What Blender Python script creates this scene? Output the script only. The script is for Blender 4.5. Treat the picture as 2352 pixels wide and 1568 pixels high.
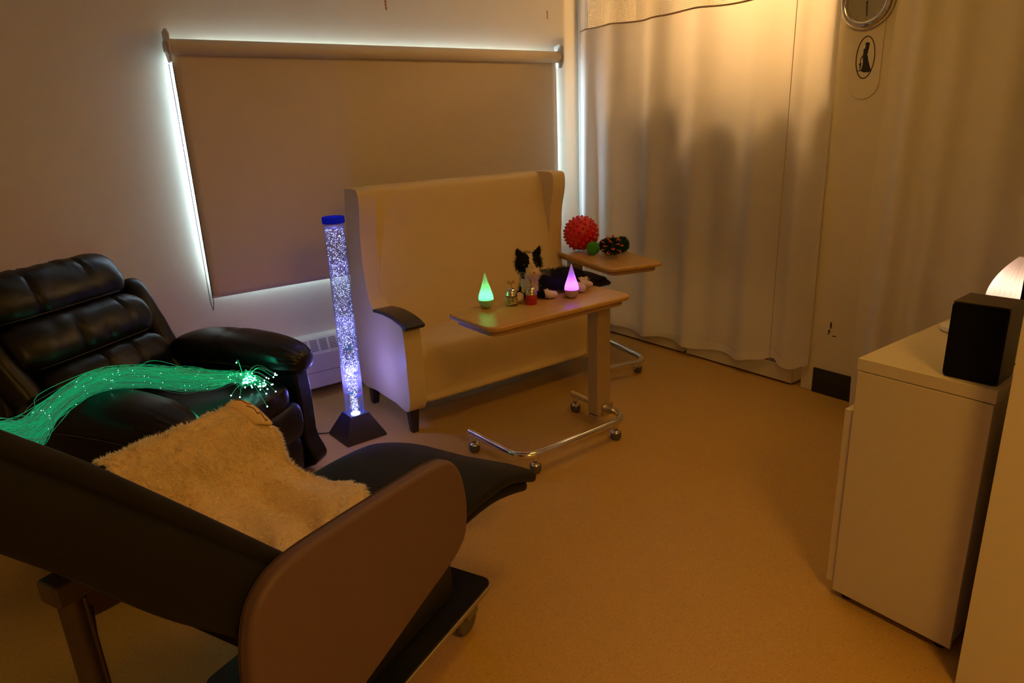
import bpy, math, random
import numpy as np
from mathutils import Vector, Matrix, noise
PI = math.pi
random.seed(7)
rng = np.random.default_rng(7)
for o in list(bpy.data.objects): bpy.data.objects.remove(o)
S = bpy.context.scene
COL = S.collection

# ------------------------------------------------------------------ camera
CAM_P, CAM_R, CAM_Y, CAM_H = math.radians(17.47), math.radians(-2.34), math.radians(36.15), 1.55
def camera():
    cp, sp = math.cos(CAM_P), math.sin(CAM_P)
    f = Vector((math.sin(CAM_Y)*cp, math.cos(CAM_Y)*cp, -sp)); r = Vector((math.cos(CAM_Y), -math.sin(CAM_Y), 0)); u = r.cross(f)
    rr = r*math.cos(CAM_R) + u*math.sin(CAM_R); uu = -r*math.sin(CAM_R) + u*math.cos(CAM_R)
    m = Matrix((rr, uu, -f)).transposed().to_4x4(); m.translation = (0, 0, CAM_H)
    c = bpy.data.cameras.new('camera'); c.sensor_width = 36; c.lens = 1593.7/2352*36; c.clip_start = .02
    o = bpy.data.objects.new('camera', c); COL.objects.link(o); o.matrix_world = m; S.camera = o
camera()

# ------------------------------------------------------------------ world, lights, exposure
S.view_settings.view_transform = 'Standard'; S.view_settings.look = 'None'
S.view_settings.gamma = 1; S.view_settings.use_curve_mapping = False
S.view_settings.exposure = -0.08
wd = bpy.data.worlds.new('world'); S.world = wd; wd.use_nodes = True
wd.node_tree.nodes['Background'].inputs[0].default_value = (.45, .62, 1, 1)
wd.node_tree.nodes['Background'].inputs[1].default_value = .3
WARM = (1, .49, .075)
def light(name, kind, loc, power, color, size=.1, size_y=None, rot=(0, 0, 0), **k):
    d = bpy.data.lights.new(name, kind); d.energy = power; d.color = color
    if kind == 'AREA':
        d.size = size
        if size_y: d.shape = 'RECTANGLE'; d.size_y = size_y
    else: d.shadow_soft_size = size
    for a, b in k.items(): setattr(d, a, b)
    o = bpy.data.objects.new(name, d); COL.objects.link(o); o.location = loc; o.rotation_euler = rot
    return o
# daylight pressing on the window behind the blind
light('window_daylight', 'AREA', (2.16, 4.22, 1.37), 520, (.55, .77, 1.0), 2.46, 1.25, (-PI/2, 0, 0))
# warm lamp over the closet, behind the privacy curtain
light('closet_lamp', 'POINT', (4.13, 2.5, 2.42), 46, (1, .60, .25), .11)
# dimmed warm ceiling lamps in the room and entry
light('entry_lamp', 'AREA', (.7, -.7, 2.55), 28, WARM, .45)
light('room_lamp', 'AREA', (2.3, 1.7, 2.55), 8, WARM, .5)

# ------------------------------------------------------------------ materials
def nt(name):
    m = bpy.data.materials.new(name); m.use_nodes = True; n = m.node_tree
    return m, n, n.nodes['Principled BSDF']
def link(n, a, b): n.links.new(a, b)
def texco(n, scale=None):
    t = n.nodes.new('ShaderNodeTexCoord'); return t.outputs['Object']
def mat(name, col, rough=.6, metal=0, spec=.5, var=0, vscale=8, bump=0, bscale=200, sheen=0, coat=0):
    m, n, b = nt(name)
    b.inputs['Base Color'].default_value = (*col, 1); b.inputs['Roughness'].default_value = rough
    b.inputs['Metallic'].default_value = metal; b.inputs['Specular IOR Level'].default_value = spec
    b.inputs['Sheen Weight'].default_value = sheen; b.inputs['Coat Weight'].default_value = coat
    co = texco(n)
    if var:
        nz = n.nodes.new('ShaderNodeTexNoise'); nz.inputs['Scale'].default_value = vscale; nz.inputs['Detail'].default_value = 4
        link(n, co, nz.inputs['Vector'])
        mr = n.nodes.new('ShaderNodeMapRange'); mr.inputs[3].default_value = 1-var; mr.inputs[4].default_value = 1+var
        link(n, nz.outputs['Fac'], mr.inputs[0])
        mx = n.nodes.new('ShaderNodeMix'); mx.data_type = 'RGBA'; mx.blend_type = 'MULTIPLY'; mx.inputs[0].default_value = 1
        mx.inputs[6].default_value = (*col, 1); link(n, mr.outputs[0], mx.inputs[7]); link(n, mx.outputs[2], b.inputs['Base Color'])
    if bump:
        nz = n.nodes.new('ShaderNodeTexNoise'); nz.inputs['Scale'].default_value = bscale; nz.inputs['Detail'].default_value = 3
        link(n, co, nz.inputs['Vector'])
        bp = n.nodes.new('ShaderNodeBump'); bp.inputs['Strength'].default_value = bump; bp.inputs['Distance'].default_value = .002
        link(n, nz.outputs['Fac'], bp.inputs['Height']); link(n, bp.outputs[0], b.inputs['Normal'])
    return m
def emis(name, col, strength):
    m, n, b = nt(name); b.inputs['Base Color'].default_value = (*col, 1)
    b.inputs['Emission Color'].default_value = (*col, 1); b.inputs['Emission Strength'].default_value = strength
    return m
def cloth(name, col, trans, var=.04, holes=False, bandcol=None):
    m, n, b = nt(name); out = n.nodes['Material Output']
    b.inputs['Base Color'].default_value = (*col, 1); b.inputs['Roughness'].default_value = .9; b.inputs['Specular IOR Level'].default_value = .1
    tl = n.nodes.new('ShaderNodeBsdfTranslucent'); tl.inputs[0].default_value = (*col, 1)
    mx = n.nodes.new('ShaderNodeMixShader'); mx.inputs[0].default_value = trans
    link(n, b.outputs[0], mx.inputs[1]); link(n, tl.outputs[0], mx.inputs[2])
    uv = n.nodes.new('ShaderNodeUVMap'); sp = n.nodes.new('ShaderNodeSeparateXYZ'); link(n, uv.outputs[0], sp.inputs[0])
    def M(op, a, bb=None):
        q = n.nodes.new('ShaderNodeMath'); q.operation = op
        for i, v in enumerate((a, bb)):
            if v is None: continue
            if isinstance(v, (int, float)): q.inputs[i].default_value = v
            else: link(n, v, q.inputs[i])
        return q.outputs[0]
    if holes:
        k = 2*PI/.021
        a = M('SINE', M('MULTIPLY', M('ADD', sp.outputs[0], sp.outputs[1]), k)); c = M('SINE', M('MULTIPLY', M('SUBTRACT', sp.outputs[0], sp.outputs[1]), k))
        h = M('MULTIPLY', M('GREATER_THAN', M('MULTIPLY', a, c), .12), 1.0)
        tr = n.nodes.new('ShaderNodeBsdfTransparent'); m2 = n.nodes.new('ShaderNodeMixShader')
        link(n, h, m2.inputs[0]); link(n, mx.outputs[0], m2.inputs[1]); link(n, tr.outputs[0], m2.inputs[2])
        link(n, m2.outputs[0], out.inputs[0])
    else:
        w = M('SINE', M('MULTIPLY', sp.outputs[1], 2*PI/.006))
        bp = n.nodes.new('ShaderNodeBump'); bp.inputs['Strength'].default_value = .15; bp.inputs['Distance'].default_value = .0006
        link(n, w, bp.inputs['Height']); link(n, bp.outputs[0], b.inputs['Normal'])
        link(n, mx.outputs[0], out.inputs[0])
    return m
def floor_mat():
    m, n, b = nt('speckled_vinyl'); co = texco(n)
    base = (.50, .31, .075)
    def sp(scale, thr, col, prev, fac=1.0):
        v = n.nodes.new('ShaderNodeTexVoronoi'); v.inputs['Scale'].default_value = scale; link(n, co, v.inputs['Vector'])
        hs = n.nodes.new('ShaderNodeSeparateColor'); link(n, v.outputs['Color'], hs.inputs[0])
        a = n.nodes.new('ShaderNodeMath'); a.operation = 'GREATER_THAN'; a.inputs[1].default_value = thr; link(n, hs.outputs[0], a.inputs[0])
        d = n.nodes.new('ShaderNodeMath'); d.operation = 'LESS_THAN'; d.inputs[1].default_value = .35; link(n, v.outputs['Distance'], d.inputs[0])
        p = n.nodes.new('ShaderNodeMath'); p.operation = 'MULTIPLY'; link(n, a.outputs[0], p.inputs[0]); link(n, d.outputs[0], p.inputs[1])
        q = n.nodes.new('ShaderNodeMath'); q.operation = 'MULTIPLY'; q.inputs[1].default_value = fac; link(n, p.outputs[0], q.inputs[0])
        x = n.nodes.new('ShaderNodeMix'); x.data_type = 'RGBA'; link(n, q.outputs[0], x.inputs[0])
        if isinstance(prev, tuple): x.inputs[6].default_value = (*prev, 1)
        else: link(n, prev, x.inputs[6])
        x.inputs[7].default_value = (*col, 1); return x.outputs[2]
    c = sp(160, .72, (.36, .24, .08), base, .8); c = sp(210, .75, (.64, .45, .17), c, .8); c = sp(120, .93, (.22, .15, .08), c, .45)
    # welded seams between the vinyl tiles
    sx = n.nodes.new('ShaderNodeSeparateXYZ'); link(n, co, sx.inputs[0])
    br = n.nodes.new('ShaderNodeTexBrick'); br.offset = 0; br.inputs['Scale'].default_value = 1; br.inputs['Mortar Size'].default_value = .0016
    br.inputs['Brick Width'].default_value = .61; br.inputs['Row Height'].default_value = .61
    br.inputs['Color1'].default_value = br.inputs['Color2'].default_value = (1, 1, 1, 1); br.inputs['Mortar'].default_value = (.72, .68, .62, 1); link(n, co, br.inputs['Vector'])
    x = n.nodes.new('ShaderNodeMix'); x.data_type = 'RGBA'; x.blend_type = 'MULTIPLY'; x.inputs[0].default_value = .28; link(n, c, x.inputs[6]); link(n, br.outputs[0], x.inputs[7])
    link(n, x.outputs[2], b.inputs['Base Color']); b.inputs['Roughness'].default_value = .42; b.inputs['Specular IOR Level'].default_value = .35
    return m
def wood_mat(name, c1, c2, rough=.35):
    m, n, b = nt(name); co = texco(n)
    mp = n.nodes.new('ShaderNodeMapping'); mp.inputs['Scale'].default_value = (3, 40, 40); link(n, co, mp.inputs[0])
    nz = n.nodes.new('ShaderNodeTexNoise'); nz.inputs['Scale'].default_value = 1.5; nz.inputs['Detail'].default_value = 5; nz.inputs['Distortion'].default_value = .6; link(n, mp.outputs[0], nz.inputs['Vector'])
    r = n.nodes.new('ShaderNodeValToRGB'); r.color_ramp.elements[0].color = (*c1, 1); r.color_ramp.elements[1].color = (*c2, 1)
    r.color_ramp.elements[0].position = .3; r.color_ramp.elements[1].position = .7
    link(n, nz.outputs['Fac'], r.inputs[0]); link(n, r.outputs[0], b.inputs['Base Color']); b.inputs['Roughness'].default_value = rough
    return m
def clear_mat(name, tint, clear, diff, gloss):
    m, n, b = nt(name); out = n.nodes['Material Output']
    tr = n.nodes.new('ShaderNodeBsdfTransparent'); tr.inputs[0].default_value = (*tint, 1)
    tl = n.nodes.new('ShaderNodeBsdfTranslucent'); tl.inputs[0].default_value = (.9, .92, 1, 1)
    gl = n.nodes.new('ShaderNodeBsdfGlossy'); gl.inputs['Roughness'].default_value = .05
    a = n.nodes.new('ShaderNodeMixShader'); a.inputs[0].default_value = diff/(clear+diff)
    link(n, tr.outputs[0], a.inputs[1]); link(n, tl.outputs[0], a.inputs[2])
    c = n.nodes.new('ShaderNodeMixShader'); fr = n.nodes.new('ShaderNodeLayerWeight'); fr.inputs[0].default_value = .35
    mu = n.nodes.new('ShaderNodeMath'); mu.operation = 'MULTIPLY'; mu.inputs[1].default_value = gloss; link(n, fr.outputs['Fresnel'], mu.inputs[0])
    link(n, mu.outputs[0], c.inputs[0]); link(n, a.outputs[0], c.inputs[1]); link(n, gl.outputs[0], c.inputs[2]); link(n, c.outputs[0], out.inputs[0])
    return m
M_wall = mat('painted_wall', (.72, .665, .53), .7, var=.02, vscale=3, bump=.15, bscale=350, spec=.25)
M_white = mat('white_paint', (.75, .73, .69), .45, var=.015)
M_ceiling = mat('ceiling_paint', (.75, .73, .70), .8)
M_floor = floor_mat()
M_black = mat('black_rubber', (.012, .011, .011), .55)
M_blind = mat('blind_fabric', (.64, .53, .36), .85, var=.03, vscale=200, bump=.2, bscale=900, spec=.2)
M_plastic = mat('ivory_plastic', (.6, .55, .47), .4)
M_chain = mat('dark_beads', (.05, .05, .07), .3, .6)
M_metalw = mat('heater_enamel', (.66, .64, .62), .4, var=.02)
M_dark = mat('shadow_slot', (.02, .02, .02), .8)
M_cream = mat('cream_vinyl', (.68, .54, .30), .42, var=.03, vscale=5, bump=.12, bscale=500, spec=.4)
M_armpad = mat('dark_urethane', (.018, .016, .016), .32, bump=.1, bscale=120)
M_leg = mat('espresso_wood', (.025, .018, .014), .4, var=.3, vscale=30)
M_leather = mat('black_leather', (.0045, .004, .0045), .36, var=.3, vscale=9, bump=.35, bscale=60, spec=.30)
M_thread = mat('brown_piping', (.03, .02, .014), .5)
M_chrome = mat('chrome', (.78, .77, .76), .12, 1)
M_chromedull = mat('brushed_chrome', (.55, .53, .5), .25, 1)
M_oak = wood_mat('maple_laminate', (.46, .27, .085), (.55, .34, .12), .33)
M_edge = mat('tan_edge_band', (.42, .25, .12), .35)
M_post = mat('beige_powder_coat', (.42, .31, .17), .4, var=.05, vscale=20)
M_curtain = cloth('curtain_fabric', (.78, .74, .68), .42)
M_hem = cloth('curtain_hem_fabric', (.82, .78, .72), .28)
M_mesh = cloth('curtain_mesh', (.85, .78, .66), .5, holes=True)
M_melamine = mat('white_melamine', (.64, .58, .43), .38, var=.012)
M_speaker = mat('black_speaker_cloth', (.006, .006, .007), .9, bump=.4, bscale=900, spec=.1)
M_speakerbox = mat('dark_speaker_veneer', (.05, .035, .025), .4, var=.2, vscale=40)
M_grey = mat('charcoal_fabric', (.008, .008, .0095), .7, bump=.25, bscale=700, sheen=.04, spec=.16)
M_mauve = mat('mauve_vinyl', (.138, .085, .092), .55, var=.05, vscale=6, bump=.15, bscale=600, spec=.3)
M_base = mat('charcoal_laminate', (.012, .012, .013), .35, var=.1, spec=.3)
M_trim = mat('aluminium_edge', (.45, .40, .34), .35, .8)
M_tyre = mat('grey_tyre', (.10, .09, .085), .5)
M_castor = mat('castor_housing', (.2, .18, .16), .45, .3)
M_frame = mat('taupe_steel', (.10, .075, .055), .45, .3, var=.1)
M_fleece = mat('cream_fleece_backing', (.74, .56, .34), .9)
M_ink = mat('brown_print', (.16, .05, .025), .8)
M_fur = mat('cream_long_pile', (.98, .91, .76), .75, var=.05, vscale=14, spec=.15)
_n = M_fur.node_tree; _t = _n.nodes.new('ShaderNodeBsdfTranslucent'); _t.inputs[0].default_value = (.98, .91, .76, 1); _m = _n.nodes.new('ShaderNodeMixShader'); _m.inputs[0].default_value = .45
link(_n, _n.nodes['Principled BSDF'].outputs[0], _m.inputs[1]); link(_n, _t.outputs[0], _m.inputs[2]); link(_n, _m.outputs[0], _n.nodes['Material Output'].inputs[0])
M_catb = mat('black_plush', (.008, .0075, .008), .85, spec=.1)
M_catw = mat('white_plush', (.62, .52, .44), .8, sheen=.2)
M_pink = mat('pink_nose', (.35, .08, .07), .5)
M_whisk = mat('whisker', (.7, .7, .7), .4)
M_red = mat('red_rubber', (.62, .006, .010), .38, var=.05, coat=.2)
M_green = mat('lime_rubber', (.05, .30, .01), .6)
M_pom = mat('dark_green_yarn', (.004, .05, .016), .8)
M_navy = mat('navy_rubber', (.006, .010, .07), .5)
M_yellow = mat('yellow_rubber', (.65, .30, .02), .45)
M_orange = mat('orange_rubber', (.60, .05, .015), .45)
M_bluecap = cloth('blue_plastic', (.02, .05, .75), .6)
M_basep = mat('navy_black_plastic', (.03, .03, .11), .38, spec=.6)
M_drop = None

# ------------------------------------------------------------------ mesh helpers
class MB:
    def __init__(s): s.v = []; s.f = []; s.m = []; s.uv = None
    def add(s, vs, fs, mi=0):
        k = len(s.v); s.v += [tuple(v) for v in vs]; s.f += [tuple(i+k for i in f) for f in fs]; s.m += [mi]*len(fs); return s
    def box(s, lo, hi, mi=0, M=None):
        (a, b, c), (d, e, g) = lo, hi
        vs = [(a,b,c),(d,b,c),(d,e,c),(a,e,c),(a,b,g),(d,b,g),(d,e,g),(a,e,g)]
        if M: vs = [M @ Vector(v) for v in vs]
        return s.add(vs, [(3,2,1,0),(4,5,6,7),(0,1,5,4),(1,2,6,5),(2,3,7,6),(3,0,4,7)], mi)
    def prism(s, poly, fn, h0, h1, mi=0):
        n = len(poly); vs = [fn(x, y, h0) for x, y in poly]+[fn(x, y, h1) for x, y in poly]
        return s.add(vs, [tuple(range(n))[::-1], tuple(range(n, 2*n))]+[(i, (i+1)%n, n+(i+1)%n, n+i) for i in range(n)], mi)
    def lathe(s, prof, c=(0,0,0), n=32, mi=0, M=None, close=True):
        vs = []; fs = []
        for r, z in prof:
            for i in range(n):
                a = 2*PI*i/n; v = Vector((r*math.cos(a), r*math.sin(a), z))
                if M: v = M @ v
                vs.append(v+Vector(c))
        for j in range(len(prof)-1):
            for i in range(n): fs.append((j*n+i, j*n+(i+1)%n, (j+1)*n+(i+1)%n, (j+1)*n+i))
        if close: fs.append(tuple(range(n))[::-1]); fs.append(tuple((len(prof)-1)*n+i for i in range(n)))
        return s.add(vs, fs, mi)
    def tube(s, pts, r, n=10, mi=0, cap=True, closed=False):
        pts = [Vector(p) for p in pts]; N = len(pts); vs = []; fs = []; prev = None
        for k, p in enumerate(pts):
            t = (pts[(k+1) % N]-pts[k-1]) if closed else (pts[min(k+1, N-1)]-pts[max(k-1, 0)])
            t.normalize()
            if prev is None: a = t.orthogonal().normalized()
            else: a = (prev-t*prev.dot(t)).normalized()
            prev = a; b = t.cross(a); rr = r[k] if isinstance(r, (list, tuple)) else r
            for i in range(n): q = 2*PI*i/n; vs.append(p+a*math.cos(q)*rr+b*math.sin(q)*rr)
        for k in range(N if closed else N-1):
            k2 = (k+1) % N
            for i in range(n): fs.append((k*n+i, k*n+(i+1)%n, k2*n+(i+1)%n, k2*n+i))
        if cap and not closed: fs.append(tuple(range(n))[::-1]); fs.append(tuple((N-1)*n+i for i in range(n)))
        return s.add(vs, fs, mi)
    def sphere(s, c, r, nu=16, nv=10, mi=0, M=None):
        r = r if isinstance(r, (tuple, list)) else (r, r, r); vs = [(0,0,-1)]; fs = []
        for j in range(1, nv):
            p = -PI/2+PI*j/nv
            for i in range(nu): a = 2*PI*i/nu; vs.append((math.cos(p)*math.cos(a), math.cos(p)*math.sin(a), math.sin(p)))
        vs.append((0,0,1)); L = len(vs)-1
        for i in range(nu): fs.append((0, 1+(i+1)%nu, 1+i)); fs.append((L, 1+(nv-2)*nu+i, 1+(nv-2)*nu+(i+1)%nu))
        for j in range(nv-2):
            for i in range(nu): fs.append((1+j*nu+i, 1+j*nu+(i+1)%nu, 1+(j+1)*nu+(i+1)%nu, 1+(j+1)*nu+i))
        out = []
        for v in vs:
            q = Vector((v[0]*r[0], v[1]*r[1], v[2]*r[2]))
            if M: q = M @ q
            out.append(q+Vector(c))
        return s.add(out, fs, mi)
    def grid(s, fn, nu, nv, mi=0, closed_v=False):
        vs = [fn(i/nu, j/nv) for i in range(nu+1) for j in range(nv + (0 if closed_v else 1))]
        W = nv if closed_v else nv+1; fs = []
        for i in range(nu):
            for j in range(nv): fs.append((i*W+j, (i+1)*W+j, (i+1)*W+(j+1) % W if closed_v else (i+1)*W+j+1, i*W+(j+1) % W if closed_v else i*W+j+1))
        return s.add(vs, fs, mi)
    def roll(s, M, L, a, b, nu=40, nv=32, pn=5, ps=2.6, wr=None, sec=None, mi=0):
        """puffy upholstered bolster: axis x of length L, cross-section half sizes a (y) and b (z)"""
        rings = []
        for i in range(nu+1):
            x = -1+2*i/nu; u = math.copysign(1-(1-abs(x))**2.0, x); u = max(-.9995, min(.9995, u))
            k = (1-abs(u)**pn)**(1/pn); ring = []
            for j in range(nv):
                th = 2*PI*j/nv; c, q = math.cos(th), math.sin(th)
                y = math.copysign(abs(c)**(2/ps), c)*a*k; z = math.copysign(abs(q)**(2/ps), q)*b*k
                w = wr(u, th) if wr else 1.0
                dy, dz = sec(u) if sec else (0, 0)
                ring.append(M @ Vector((u*L/2, y*w+dy, z*w+dz)))
            rings.append(ring)
        vs = [p for r in rings for p in r]; fs = []
        for i in range(nu):
            for j in range(nv): fs.append((i*nv+j, i*nv+(j+1)%nv, (i+1)*nv+(j+1)%nv, (i+1)*nv+j))
        fs.append(tuple(range(nv))[::-1]); fs.append(tuple(nu*nv+j for j in range(nv)))
        return s.add(vs, fs, mi)
def smooth_poly(pts, n=8, closed=True):
    out = []; N = len(pts)
    for i in range(N if closed else N-1):
        g = lambda k: pts[k % N] if closed else pts[max(0, min(N-1, k))]
        p0, p1, p2, p3 = [np.array(g(i+d), float) for d in (-1, 0, 1, 2)]
        for k in range(n):
            t = k/n; out.append(tuple(.5*((2*p1)+(-p0+p2)*t+(2*p0-5*p1+4*p2-p3)*t*t+(-p0+3*p1-3*p2+p3)*t**3)))
    if not closed: out.append(tuple(map(float, pts[-1])))
    return out
def round_rect(x0, y0, x1, y1, r, n=6):
    out = []
    for cx, cy, a in ((x1-r, y0+r, -PI/2), (x1-r, y1-r, 0), (x0+r, y1-r, PI/2), (x0+r, y0+r, PI)):
        for k in range(n+1): q = a+PI/2*k/n; out.append((cx+r*math.cos(q), cy+r*math.sin(q)))
    return out
def obj(name, mb, mats, parent=None, smooth=True, bevel=0, segs=3, sharp=40, sub=0):
    me = bpy.data.meshes.new(name); me.from_pydata(mb.v, [], mb.f)
    for m in (mats if isinstance(mats, (list, tuple)) else [mats]): me.materials.append(m)
    me.polygons.foreach_set('material_index', mb.m)
    if smooth: me.polygons.foreach_set('use_smooth', [True]*len(mb.f))
    if mb.uv is not None:
        l = me.uv_layers.new(name='UVMap'); idx = np.empty(len(me.loops), dtype=np.int32); me.loops.foreach_get('vertex_index', idx)
        l.data.foreach_set('uv', np.asarray(mb.uv, dtype=np.float32)[idx].ravel())
    me.update()
    if smooth and not bevel: me.set_sharp_from_angle(angle=math.radians(sharp))
    o = bpy.data.objects.new(name, me); COL.objects.link(o)
    if parent: o.parent = parent
    if bevel:
        b = o.modifiers.new('bevel', 'BEVEL'); b.width = bevel; b.segments = segs; b.limit_method = 'ANGLE'; b.angle_limit = math.radians(35); b.harden_normals = True
    if sub: q = o.modifiers.new('sub', 'SUBSURF'); q.levels = q.render_levels = sub
    return o
def thing(name, label, cat, loc=(0,0,0), rotz=0, group=None):
    o = bpy.data.objects.new(name, None); COL.objects.link(o); o.location = loc; o.rotation_euler = (0, 0, rotz); o.empty_display_size = .1
    o['label'] = label; o['category'] = cat
    if group: o['group'] = group
    return o
def tag(o, label, cat, group=None):
    o['label'] = label; o['category'] = cat
    if group: o['group'] = group
    return o
def struct(name, mb, m, **k):
    o = obj(name, mb, m, **k); o['kind'] = 'structure'; return o
def dup(root, loc, rotz, label, group=None):
    r = root.copy(); COL.objects.link(r); r.location = loc; r.rotation_euler = (0, 0, rotz); r['label'] = label
    if group: r['group'] = group
    for ch in list(root.children):
        c = ch.copy(); COL.objects.link(c); c.parent = r
        for g in ch.children:
            d = g.copy(); COL.objects.link(d); d.parent = c
    return r
def T(*p): return Matrix.Translation(p)
def RX(a): return Matrix.Rotation(a, 4, 'X')
def RY(a): return Matrix.Rotation(a, 4, 'Y')
def RZ(a): return Matrix.Rotation(a, 4, 'Z')
def basis(ex, ey, ez, o): 
    m = Matrix((Vector(ex), Vector(ey), Vector(ez))).transposed().to_4x4(); m.translation = o; return m
def blades(points, dirs, length, width, mi=None, bend=.35, grav=-.3):
    """numpy fur: each blade a tapering strip of five vertices"""
    P = np.asarray(points, float); D = np.asarray(dirs, float); n = len(P)
    D /= np.linalg.norm(D, axis=1)[:, None]+1e-9
    L = (length*(.6+.7*rng.random(n)))[:, None] if np.isscalar(length) else (length*(.6+.7*rng.random(n)))[:, None]
    rnd = rng.normal(size=(n, 3)); side = np.cross(D, rnd); side /= np.linalg.norm(side, axis=1)[:, None]+1e-9
    W = width*.5*(.7+.6*rng.random(n))[:, None]
    c = rng.normal(size=(n, 3))*bend; c[:, 2] += grav
    p1 = P+D*L*.5; p2 = P+D*L*.92+c*L*.35
    V = np.stack([P-side*W, P+side*W, p1-side*W*.8, p1+side*W*.8, p2], 1).reshape(-1, 3)
    k = np.arange(n)*5
    q = np.stack([k, k+1, k+3, k+2], 1); t = np.stack([k+2, k+3, k+4], 1)
    mb = MB(); mb.v = list(map(tuple, V.tolist())); mb.f = list(map(tuple, q.tolist()))+list(map(tuple, t.tolist()))
    mm = np.zeros(n, int) if mi is None else np.asarray(mi, int)
    mb.m = mm.tolist()+mm.tolist(); return mb

# ------------------------------------------------------------------ room
XR, YB, ZC = 3.60, 4.05, 2.62
mb = MB().box((-1.75, -1.7, -.06), (4.35, 4.25, 0)); struct('floor', mb, M_floor, smooth=False)
mb = MB().box((-1.75, -1.7, ZC), (4.35, 4.25, ZC+.08)); struct('ceiling', mb, M_ceiling, smooth=False)
wx0, wx1, wz0, wz1 = .908, 3.408, .805, 1.968
mb = MB()
for lo, hi in (((-1.75, YB, 0), (wx0, YB+.2, ZC)), ((wx1, YB, 0), (4.35, YB+.2, ZC)), ((wx0, YB, 0), (wx1, YB+.2, wz0)), ((wx0, YB, wz1), (wx1, YB+.2, ZC))): mb.box(lo, hi)
for cx, cz, w in ((2.134, 2.262, .006), (3.376, 2.272, .005)):   # rusty screw streaks above the blind
    for k in range(3): mb.sphere((cx+random.uniform(-.002, .002), YB, cz-.018*k), (w, .0012, .011), 8, 6, 1)
struct('wall_back', mb, [M_wall, mat('rust_stain', (.30, .12, .03), .9)], smooth=False)
struct('wall_left', MB().box((-1.75, -1.7, 0), (-1.65, YB, ZC)), M_wall, smooth=False)
struct('wall_front', MB().box((-1.65, -1.7, 0), (1.88, -1.6, ZC)), M_wall, smooth=False)
struct('wall_partition', MB().box((1.885, -1.6, 0), (4.35, .545, ZC)), M_wall, smooth=False)
mb = MB().box((XR, .545, 0), (XR+.1, 2.000, ZC))
mb.sphere((XR, 1.924, .41), (.002, .006, .022), 8, 6, 1); mb.sphere((XR, 1.931, .375), (.002, .007, .010), 8, 6, 1); mb.sphere((XR, 1.90, .352), (.002, .012, .004), 8, 6, 1)
mb.sphere((XR, 1.935, .36), (.002, .004, .006), 8, 6, 1)
struct('wall_right', mb, [M_wall, mat('scuff', (.09, .06, .04), .9)], smooth=False)
struct('wall_closet', MB().box((4.25, 2.035, 0), (4.35, YB, ZC)).box((XR+.04, 2.0, 0), (4.25, 2.035, ZC)).box((XR+.1, 1.9, 0), (4.25, 2.0, ZC)), M_wall, smooth=False)
struct('trim_1', MB().box((3.655, 3.945, 0), (3.74, YB, ZC)), M_white, bevel=.004)
mb = MB().prism(round_rect(1.62, -.12, 2.034, .148, .02), lambda x, y, h: (h, x, max(y, 0)), XR-.006, XR)
struct('baseboard_right', MB().box((XR-.008, .55, 0), (XR, 1.999, .148)), M_black, bevel=.006)
struct('baseboard_back', MB().box((-1.65, YB-.006, 0), (3.65, YB, .10)), M_black, smooth=False)
struct('trim_2', MB().box((3.602, 1.985, 0), (3.638, 2.075, ZC)), M_wall, bevel=.004)
# window set into the back wall behind the blind
mb = MB(); fy0, fy1 = YB+.09, YB+.14
for lo, hi in (((wx0, fy0, wz0), (wx0+.05, fy1, wz1)), ((wx1-.05, fy0, wz0), (wx1, fy1, wz1)), ((wx0+.05, fy0, wz0), (wx1-.05, fy1, wz0+.05)), ((wx0+.05, fy0, wz1-.05), (wx1-.05, fy1, wz1)), ((2.13, fy0, wz0+.05), (2.17, fy1, wz1-.05))): mb.box(lo, hi)
wf = struct('window_1', mb, M_white, bevel=.003)
obj('pane', MB().box((wx0+.05, YB+.112, wz0+.05), (wx1-.05, YB+.116, wz1-.05)), clear_mat('window_glass', (.97, .99, 1), .97, .01, .4), wf, smooth=False)

# ------------------------------------------------------------------ roller blind
bl = thing('roller_blind', 'wide beige roller blind pulled down over the window', 'blind', (2.15, 3.985, .69))
def B(p): return (p[0]-2.15, p[1]-3.985, p[2]-.69)
mb = MB().lathe([(.036, -1.265), (.038, -1.26), (.038, 1.26), (.036, 1.265)], (0, 0, 1.285), 36, M=RY(PI/2)); obj('roller_tube', mb, M_blind, bl)
def bf(u, v):
    x = -1.262+2.52*u; z = 1.285-v*1.285
    curl = .010*math.exp(-((u-0)/.02)**2)*v
    return (x+.004*math.sin(v*5)*(1 if u > .5 else 0)*v, .022-.002*math.sin(v*3.1)+.003*math.sin(u*3.1)*v+curl, z+.012*math.exp(-u/.05)*v*(-.3)+(.006 if v > .99 else 0)*0)
obj('blind_cloth', MB().grid(bf, 60, 40), M_blind, bl).modifiers.new('solid', 'SOLIDIFY').thickness = .0012
obj('white_backing', MB().grid(lambda u, v: (lambda p: (p[0], p[1]+.0016, p[2]))(bf(u, v)), 60, 40), M_white, bl)
obj('hem_bar', MB().tube([(-1.262, .030, .004), (1.256, .030, .004)], .005, 10), M_blind, bl)
for sx in (-1, 1):
    poly = [(.055, .03), (.055, .075), (-.01, .085), (-.045, .06), (-.045, -.03), (-.02, -.07), (.02, -.075), (.055, -.03)]
    mb = MB().prism([(p[0], p[1]) for p in poly], lambda x, y, h, s=sx: (s*(1.268+h), x, 1.285+y), 0, .012); br = obj('bracket', mb, M_plastic, bl, bevel=.003)
    mb = MB().lathe([(.028, 0), (.028, .012), (.012, .016)], (sx*1.28, 0, 1.285), 20, M=RY(sx*PI/2)); obj('end_plug', mb, M_plastic, br)
mb = MB()
def chainp(t):
    zt, zb, rr = 1.205, -.052, .011; L = zt-zb
    if t < .5: return (-1.276+.004, -.030, zt-(t*2)*L)
    return (-1.276-.016, -.036, zb+((t-.5)*2)*L)
N = 300
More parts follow.
